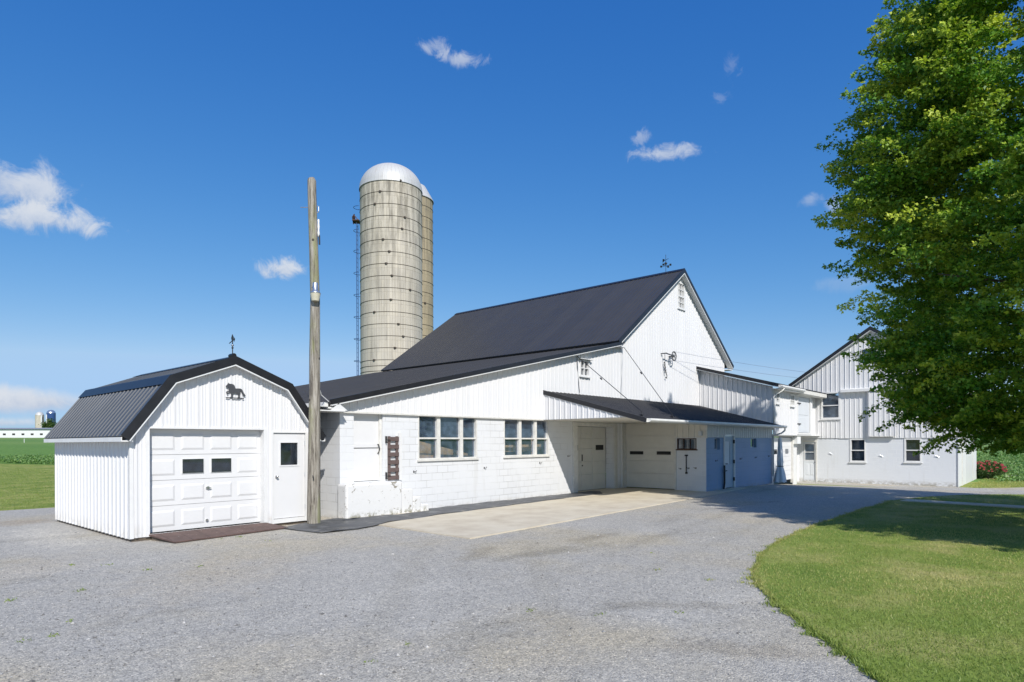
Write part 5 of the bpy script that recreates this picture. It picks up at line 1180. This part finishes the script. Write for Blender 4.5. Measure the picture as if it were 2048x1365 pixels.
def cloud(px, py, wpx, hpx, amt, rough=1.0, sc=22, flat=0):
    global col
    k = (px-1024)/1260; e = (885.5-py)/1260
    c = Vector((FWD[0]+k*RGT[0], FWD[1]+k*RGT[1], e)).normalized(); r = Vector((c.y, -c.x, 0)).normalized(); u = r.cross(c)
    s = 1/math.sqrt(1+k*k+e*e)/1260*1.0
    def dot(v):
        n = N(nt, 'ShaderNodeVectorMath', operation='DOT_PRODUCT'); n.inputs[1].default_value = v; nt.links.new(tc, n.inputs[0]); return n.outputs['Value']
    a = mth(nt, 'DIVIDE', dot(tuple(r)), wpx*s); b_ = mth(nt, 'DIVIDE', dot(tuple(u)), hpx*s); f = dot(tuple(c))
    b2 = mth(nt, 'MULTIPLY', b_, mth(nt, 'ADD', 1, mth(nt, 'MULTIPLY', mth(nt, 'LESS_THAN', b_, 0), flat)))
    d = mth(nt, 'SQRT', mth(nt, 'ADD', mth(nt, 'MULTIPLY', a, a), mth(nt, 'MULTIPLY', b2, b2)))
    nz = noise(nt, tc, sc, 10, .68, .6); nz2 = noise(nt, tc, sc*.42, 3, .5)
    d = mth(nt, 'SUBTRACT', d, mth(nt, 'MULTIPLY', mth(nt, 'SUBTRACT', mth(nt, 'ADD', mth(nt, 'MULTIPLY', nz, .6), mth(nt, 'MULTIPLY', nz2, .4)), .5), 3.4*rough))
    m = mth(nt, 'MULTIPLY', mth(nt, 'MULTIPLY', maprange(nt, d, .15, 1.1, 1, 0), amt), mth(nt, 'GREATER_THAN', f, .2))
    shade = maprange(nt, mth(nt, 'ADD', b_, mth(nt, 'MULTIPLY', mth(nt, 'SUBTRACT', nz, .5), 3)), -1.1, .7)
    col = mixc(nt, m, col, mixc(nt, shade, CLD_LO, CLD_HI))
CLD_HI = (4.9, 5.2, 5.7); CLD_LO = (3.2, 3.8, 4.9)
cloud(70, 376, 66, 42, .85, 1.35, 26); cloud(100, 437, 106, 38, .9, 1.3, 26, .6); cloud(0, 352, 36, 36, .7, 1.5, 28)
cloud(572, 540, 52, 26, .9, 1.25, 34, .6)
cloud(866, 92, 40, 24, .5, 1.6, 34); cloud(925, 120, 62, 20, .62, 1.5, 34)
cloud(1288, 276, 24, 15, .4, 1.5, 34); cloud(1336, 306, 66, 20, .7, 1.2, 34)
cloud(1466, 142, 20, 32, .14, 2.3, 36); cloud(1447, 198, 26, 14, .16, 2.0, 36); cloud(1620, 404, 24, 15, .35, 1.1, 30); cloud(1672, 422, 22, 24, .4, 1.1, 30)
cloud(70, 800, 150, 30, 1.0, .6, 22, .2); cloud(-40, 794, 130, 36, 1.0, .6, 20); cloud(-160, 796, 160, 40, .95, .8, 18); cloud(-10, 842, 120, 13, .8, .9, 20); cloud(330, 850, 220, 12, .5, .9, 16); cloud(700, 862, 260, 10, .4, .9, 16); cloud(1690, 570, 60, 16, .14, 1.2, 26)
nt.links.new(col, bg.inputs[0]); bg.inputs[1].default_value = .12

a = math.radians(40.97); F = Vector((math.cos(a), math.sin(a), 0)); R0 = Vector((math.sin(a), -math.cos(a), 0)); U0 = Vector((0, 0, 1)); t = math.atan(.004); c, s = math.cos(t), math.sin(t)
X = R0*c-U0*s; Y = R0*s+U0*c; Z = -F
cam = bpy.data.cameras.new('camera'); cam.sensor_width = 36; cam.lens = 36*1260/2048; cam.shift_y = (885.5-682.5)/2048; cam.clip_end = 9000; cam.clip_start = .05
co = bpy.data.objects.new('camera', cam); COL.objects.link(co)
co.matrix_world = Matrix(((X.x, Y.x, Z.x, 0), (X.y, Y.y, Z.y, 0), (X.z, Y.z, Z.z, 1.87), (0, 0, 0, 1)))
S.camera = co
S.view_settings.view_transform = 'Standard'; S.view_settings.look = 'None'; S.view_settings.exposure = .25; S.view_settings.gamma = 1
